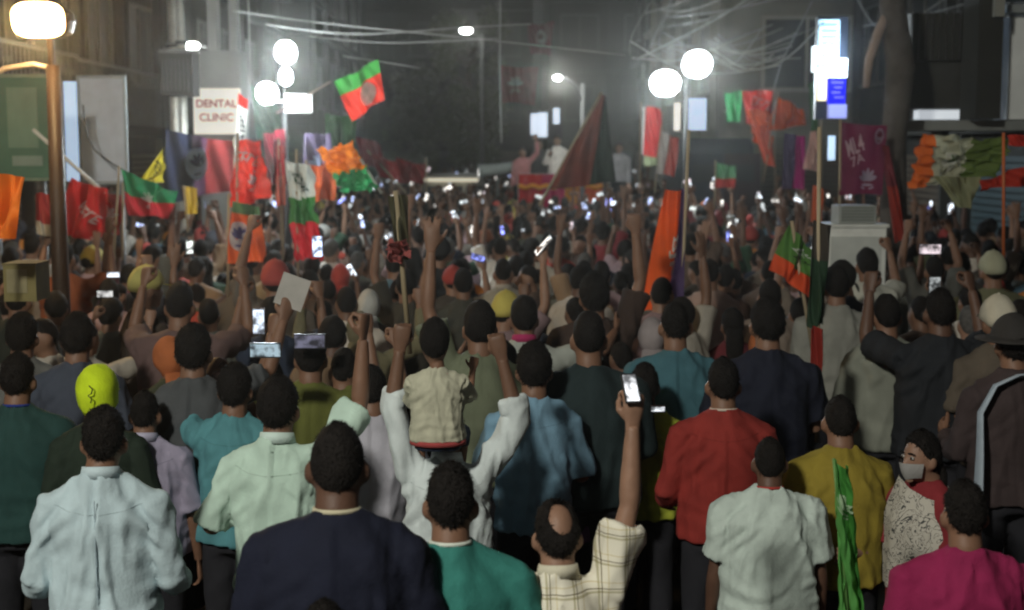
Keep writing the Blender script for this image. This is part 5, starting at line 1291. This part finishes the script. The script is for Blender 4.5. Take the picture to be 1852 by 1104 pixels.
# people on the truck
def truck_person(px, py, label, col, s, yaw, L=DOWN_L, R=DOWN_R, w=16, skin=2, D=TY+.45, extra=None):
    p = at(px, py, D)
    t, sp = P_(px, py, 16, label, col, 'long', L, R, hair='short', yaw=yaw, z0=p.z-HZ*s, s=s, D=D, skin=skin, extra=extra, folds=.008, group='people on the truck')
    hd = joints(sp)['head']; eyes(t, hd)
    return t, sp
t, sp = truck_person(1008, 255, 'speaker in white kurta and vest standing on the truck holding a microphone', (.88,.84,.78), 1.0, 160, L=((-.3,.1,-1),(-.1,.6,-.6),'relaxed',(1,0,0)), R=((.35,.2,-1),(-.55,.5,.75),'grip',(-.6,.5,0)))
hw = hand_world(t, sp, 'R', .09)
mc = empty('microphone', hw); tag(mc, 'black microphone held before the speaker in white', 'microphone')
MB().tube([(0,0,-.10),(0,0,.06)], [.014,.018], n=10).build('handle', M_METAL, mc, (.02,.02,.02), True); MB().ball((0,0,.085),(.03,.03,.034)).build('grille', M_METAL, mc, (.03,.03,.03), True)
truck_person(945, 276, 'man in pink shirt on the truck left of the speaker', (.50,.22,.22), .95, 170, L=((-.5,.2,.5),(.1,.2,1),'open',(0,1,0)))
truck_person(976, 262, 'man in dark shirt standing behind the speaker on the truck', (.05,.05,.055), 1.0, 185, D=TY+1.5)
truck_person(1050, 268, 'man in grey shirt on the truck behind the slanting flag', (.2,.2,.2), .97, 175, D=TY+1.2)
truck_person(1120, 268, 'man in white shirt beyond the slanting flag, right of the truck rail', (.4,.4,.42), 1.0, 170, D=TY+1.0)

# white helmet person under right flags, policemen-like dark row
# ------------------------------------------------------------------ the rest of the crowd
PAL = [((.055,.035,.028),'dark brown'),((.030,.028,.026),'charcoal'),((.018,.022,.035),'navy'),((.075,.055,.045),'brown'),((.14,.12,.10),'taupe'),
       ((.30,.29,.26),'off-white'),((.48,.46,.42),'white'),((.13,.02,.025),'maroon'),((.10,.11,.10),'grey'),((.05,.06,.035),'olive'),((.30,.05,.035),'red'),
       ((.05,.10,.14),'blue'),((.20,.14,.09),'tan'),((.03,.07,.045),'dark green'),((.40,.16,.04),'orange'),((.25,.18,.20),'dusty pink')]
WTS = [10,8,6,9,8,8,7,5,7,5,3,3,6,3,2,4]
POSES = {'arms down': (DOWN_L, DOWN_R), 'hands in front': (FRONT_L, FRONT_R), 'holding a phone': (PH_L, PH_R), 'lifting phone high': (PHH_L, PHH_R),
         'right arm up': (DOWN_L, UP_R), 'left arm up': (UP_L, DOWN_R), 'both arms up': (UP_L, UP_R), 'phone in right hand': (FRONT_L, PHH_R), 'left fist up': (BENT_L, FRONT_R)}
LIB = {}
for k, (pn, (L, R)) in enumerate(POSES.items()):
    for b_ in (1.0,) if k > 1 else (1.0, 1.18):
        sp = dict(L=L, R=R, build=b_, sleeve='short' if k % 3 else 'half')
        bd = make_body(sp, .018, False, .35); bd.materials.append(M_SKIN)
        sh = make_shirt(sp, .018, 30+k, .008, .4); sh.materials.append(M_FABRIC)
        LIB.setdefault(pn, []).append((sp, bd, sh))
TRO = make_trousers(dict(build=1.0), .02, 50, deci=.3); TRO.materials.append(M_FABRIC)
HAIRS = [(h, make_hair(h, 60+k, False)) for k, h in enumerate(('short','full','cropped','short','long','bun'))]
for _, m in HAIRS: m.materials.append(M_HAIR)
CAPS = {c: make_cap(c, 9) for c in ('cap','scarf')}
for m in CAPS.values(): m.materials.append(M_FABRIC)

occ = [(h[2], h[3]) for h in HEROES if h[3] < 25]
hpx = [(h[0], h[1], h[3]) for h in HEROES]
cand = []
y = 7.6
row = 0
while y < 45:
    dx = .56 if y < 12 else .50
    lim = min(6.4, y*.40 + .4)
    n = int(2*lim/dx)
    for k in range(n + 1):
        x = -lim + k*dx + (dx/2 if row % 2 else 0) + rnd.uniform(-.14,.14)
        yy = y + rnd.uniform(-.18,.18)
        if 26.4 < y < 32.5 and 2.9 < x < 5.3: continue       # the box truck
        if y > 29 and x > 4.2: continue
        if y > 27.5 and -0.2 < x < 2.4 and y < 33.5: continue       # the truck
        if y > 32.5 and -2.7 < x < -0.3 and y < 38: continue       # the van
        if any((x-a)**2 + (yy-b)**2 < .40**2 for a, b in occ): continue
        # keep the view onto the named people clear
        s = rnd.gauss(1.0, .045)
        px, py = proj((x, yy, HZ*s))
        if any(abs(px-a) < 30*9/max(yy,6) and 0 < (py - b) < 70*9/max(yy,6) and yy < c - .2 for a, b, c in hpx): continue
        if not -40 < px < 1892: continue
        cand.append((yy, x, s))
    y += .62 if y < 12 else .54
    row += 1
cand.sort()
NIND = 300 - len(HEROES)

LM = [(20,'left edge'),(95,'sodium lamp post'),(175,'grey box hoarding'),(260,'green pennant'),(350,'blue and red banner'),(445,'orange lotus flag'),(555,'three-band hanging flag'),(630,'ruffled orange flag'),(720,'furled olive flag'),
      (815,'coach roof'),(900,'horn loudspeaker'),(1005,'white-clad speaker'),(1095,'slanting rust flag'),(1205,'tall orange flag'),(1300,'right floodlights'),(1430,'green lettered flag'),(1485,'limp green flag'),(1560,'maroon banner'),(1625,'dark bare trunk'),
      (1735,'cream lotus flag'),(1835,'right edge')]
SETTLE = {}
def crowd_label(px, py, shirt, pose, hair):
    lm = min(LM, key=lambda q: abs(q[0]-px)); d = px - lm[0]
    side = 'below' if abs(d) < 14 else ('left of' if d < 0 else 'right of')
    zone = 'far' if py < 420 else 'middle' if py < 480 else 'near'
    hw = {'short':'short-haired','full':'thick-haired','cropped':'cropped','long':'long-haired','bun':'bun-haired','cap':'capped','scarf':'scarfed'}[hair]
    return (zone, hw, shirt, pose, side, lm[1])
pend = []
def pick_pose(yy, r):
    if yy < 11: w = [8,7,2,.4,.5,.5,.2,.7,.4]
    elif yy < 17: w = [9,7,2,1,.7,.7,.3,1.2,.4]
    else: w = [10,7,3,1.6,.7,.7,.5,1.6,.4]
    return r.choices(list(POSES), w)[0]
far = []; phones = []
for idx, (yy, x, s) in enumerate(cand):
    r = rnd
    pose = pick_pose(yy, r); (sp, bd, sh) = r.choice(LIB[pose])
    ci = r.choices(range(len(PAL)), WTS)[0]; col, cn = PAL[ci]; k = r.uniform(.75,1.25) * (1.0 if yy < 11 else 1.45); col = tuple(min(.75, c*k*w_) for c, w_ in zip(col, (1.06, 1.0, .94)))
    hk, hm = r.choice(HAIRS[:4]) if r.random() < .86 else r.choice(HAIRS[4:])
    capk = None
    if r.random() < .09: capk = r.choice(['cap','scarf'])
    yaw = math.radians(r.gauss(0, 26)) + (0 if x > 0 else -0) - math.atan2(1.0 - x, 40)
    if r.random() < .05: yaw += r.choice([-1.3, 1.3, 2.6])
    skin = r.choice(SKINS); cc = r.choice([(.45,.45,.42),(.40,.12,.04),(.05,.05,.06),(.35,.05,.04),(.5,.42,.1)])
    wd = r.uniform(.94,1.1)
    tc_ = r.choice([(.02,.022,.03),(.035,.03,.025),(.06,.06,.06),(.015,.015,.015)])
    if 'phone' in pose and r.random() < (.45 if yy < 11 else .8):
        J = joints(sp)['S']['R']; q = J[2] + J[4]*.12 + Vector((-.03 if pose != 'phone in right hand' else 0, -.012, .01))
        q = Matrix.Rotation(yaw, 3, 'Z') @ (q * s); phones.append((Vector((x, yy, 0)) + q, yaw, r.random(), cn))
    if idx < NIND:
        t = empty('person', (x, yy, 0), yaw); t.scale = (s*wd, s*wd, s); t['group'] = 'people in the crowd'; t['category'] = 'person'
        mesh_obj('body', bd, None, t, skin); mesh_obj('shirt', sh, None, t, col); mesh_obj('trousers', TRO, None, t, tc_)
        hd = Vector((0,.012,HZ))
        if capk != 'scarf':
            o = mesh_obj('hair', hm, None, t, HAIRC if r.random() < .9 else GREYH); o.location = hd
        if capk:
            o = mesh_obj(capk, CAPS[capk], None, t, cc); o.location = hd
        px, py = proj((x, yy, HZ*s))
        pend.append((t, crowd_label(px, py, cn, pose, capk or hk), px, yy))
    else:
        far.append((x, yy, s, yaw, pose, sp, bd, sh, col, skin, hm, capk, cc, wd))
# labels: every one its own
from collections import defaultdict
grp = defaultdict(list)
for q in pend: grp[q[1]].append(q)
ORD = ['nearest','second nearest','third nearest','fourth nearest','fifth nearest','sixth nearest']
for key, qs in grp.items():
    zone, hw, shirt, pose, side, lm = key
    qs.sort(key=lambda q: q[3])
    for k, q in enumerate(qs):
        pre = '' if len(qs) == 1 else ORD[k] + ' '
        lb = f'{pre}{zone} {hw} person in {shirt} shirt, {pose}, {side} {lm}'
        q[0]['label'] = lb if len(lb.split()) <= 16 else lb.replace(' person in ', ' person, ').replace('-haired', '')
        if len(q[0]['label'].split()) > 16: q[0]['label'] = q[0]['label'].replace(' person,', ',')
# the far crowd in one mesh, coloured person by person
def decimated(me, ratio):
    o = bpy.data.objects.new('tmp', me.copy()); C.objects.link(o); d = o.modifiers.new('d','DECIMATE'); d.ratio = ratio
    out = bpy.data.meshes.new_from_object(o.evaluated_get(bpy.context.evaluated_depsgraph_get())); bpy.data.objects.remove(o)
    out.calc_loop_triangles(); V = get_v(out)
    T = np.empty(len(out.loop_triangles)*3, np.int32); out.loop_triangles.foreach_get('vertices', T)
    return V, T.reshape(-1,3)
dc = {}
def dget(me, ratio):
    if me.name not in dc: dc[me.name] = decimated(me, ratio)
    return dc[me.name]
AV, AT, AC = [], [], []; base = 0
for (x, yy, s, yaw, pose, sp, bd, sh, col, skin, hm, capk, cc, wd) in far:
    c, sn = math.cos(yaw), math.sin(yaw)
    parts = [(dget(bd, .16), tuple(c_*.8 for c_ in skin), 0), (dget(sh, .14), col, 0), (dget(TRO, .1), (.03,.03,.03), 0), (dget(hm, .35), HAIRC, 1)]
    if capk: parts.append((dget(CAPS[capk], .4), cc, 1))
    for (V, T), cl, ish in parts:
        W = V.copy()
        if ish: W = W + np.array([0,.012,HZ])
        W = W * np.array([s*wd, s*wd, s]); X = W[:,0]*c - W[:,1]*sn + x; Y = W[:,0]*sn + W[:,1]*c + yy
        AV.append(np.stack([X, Y, W[:,2]], 1)); AT.append(T + base); AC.append(np.tile(np.array([*cl, 1.0]), (len(W), 1))); base += len(W)
V = np.vstack(AV); T = np.vstack(AT); CO = np.vstack(AC).astype(np.float32)
me = bpy.data.meshes.new('distant_crowd'); me.vertices.add(len(V)); me.vertices.foreach_set('co', V.astype(np.float32).ravel())
me.loops.add(len(T)*3); me.loops.foreach_set('vertex_index', T.astype(np.int32).ravel()); me.polygons.add(len(T)); me.polygons.foreach_set('loop_start', np.arange(0, len(T)*3, 3, dtype=np.int32))
me.update(); me.validate()
ca = me.color_attributes.new('Col', 'FLOAT_COLOR', 'POINT'); ca.data.foreach_set('color', CO.ravel()); me.shade_smooth()
o = mesh_obj('distant_crowd', me, M_CROWD); tag(o, kind='stuff')
# phones glowing in raised hands
sel = [q for q in phones]
rnd.shuffle(sel); 
SC = [((.85,.92,1.0),1.8,'white'),((1.0,.95,.88),1.4,'warm white'),((.55,.65,1.0),1.6,'bluish'),((.8,.85,.85),.8,'pale'),((.3,.35,1.0),2.0,'deep blue'),((.95,.8,.85),1.0,'pinkish')]
pg = defaultdict(list)
for (q, yaw, rn, cn) in sel[:190]:
    c, e, nm = rnd.choices(SC, [6,5,3,4,1,2])[0]
    land = rn > .72
    px, py = proj(q)
    if not 0 < px < 1852: continue
    t = phone(q, yaw, 'x', land, c, e*(1.3 if q.y > 14 else .9), big=rnd.choice([.55,.7,.85,1.0]))
    t.rotation_euler = (rnd.uniform(-.7,.5), rnd.uniform(-.5,.5), yaw + rnd.uniform(-.8,.8))
    lm = min(LM, key=lambda z: abs(z[0]-px)); d = px - lm[0]; side = 'below' if abs(d) < 12 else ('left of' if d < 0 else 'right of')
    pg[('sideways' if land else 'upright', nm, side, lm[1])].append((q.y, t))
NUM = ['nearest','second nearest','third nearest','fourth nearest','fifth nearest','sixth nearest','seventh nearest','eighth nearest','ninth nearest','tenth nearest']
for (ld, nm, side, lm), qs in pg.items():
    qs.sort(key=lambda z: z[0])
    for k, (yv, t) in enumerate(qs):
        pre = '' if len(qs) == 1 else NUM[min(k,9)] + ' '
        t['label'] = f'{pre}{nm} lit phone held {ld}, {side} the {lm}'
phone(at(574,446,11), 0, 'bright blue-white phone held up left of the three-band flag', col=(.6,.72,1), es=2.4, big=1.1)
phone(at(1682,451,9.5), 0, 'white phone held sideways above the crowd on the right', land=True, col=(.9,.88,.86), es=.9)
phone(at(1690,523,8.4), .1, 'small phone with a pale screen right of the off-white shirt', land=False, col=(.7,.75,.75), es=.5)
phone(at(1190,740,6.3), 0, 'small bright phone at the shoulder of the lime yellow tee', land=True, col=(.9,.95,1), es=1.0, big=.45)
phone(at(1101,370,20), 0, 'violet-blue phone light under the slanting rust flag', col=(.4,.42,1), es=3.5, big=1.2)
phone(at(205,497,9.6), .1, 'round white phone light near the burnt orange shirt', land=True, col=(.85,.9,1), es=1.5, big=.6)
phone(at(190,532,9.0), .1, 'white phone light lower beside the burnt orange shirt', land=True, col=(.8,.8,.78), es=.8, big=.7)
phone(at(343,447,12), .1, 'bright phone light held in two pale hands at left', land=False, col=(.9,.95,.9), es=1.6, big=.8)

# ------------------------------------------------------------------ night air
hz = MB().box((-40,-30,-1),(40,85,30)).mesh('haze'); o = mesh_obj('haze', hz)
m = bpy.data.materials.new('night_air'); m.use_nodes = True; nt = m.node_tree
nt.nodes.remove(nt.nodes['Principled BSDF']); pv = nt.nodes.new('ShaderNodeVolumePrincipled')
pv.inputs['Color'].default_value = (.9,.88,.82,1); pv.inputs['Density'].default_value = .0025; pv.inputs['Anisotropy'].default_value = .9
nt.links.new(pv.outputs[0], nt.nodes['Material Output'].inputs['Volume'])
hz.materials.append(m); tag(o, kind='stuff')
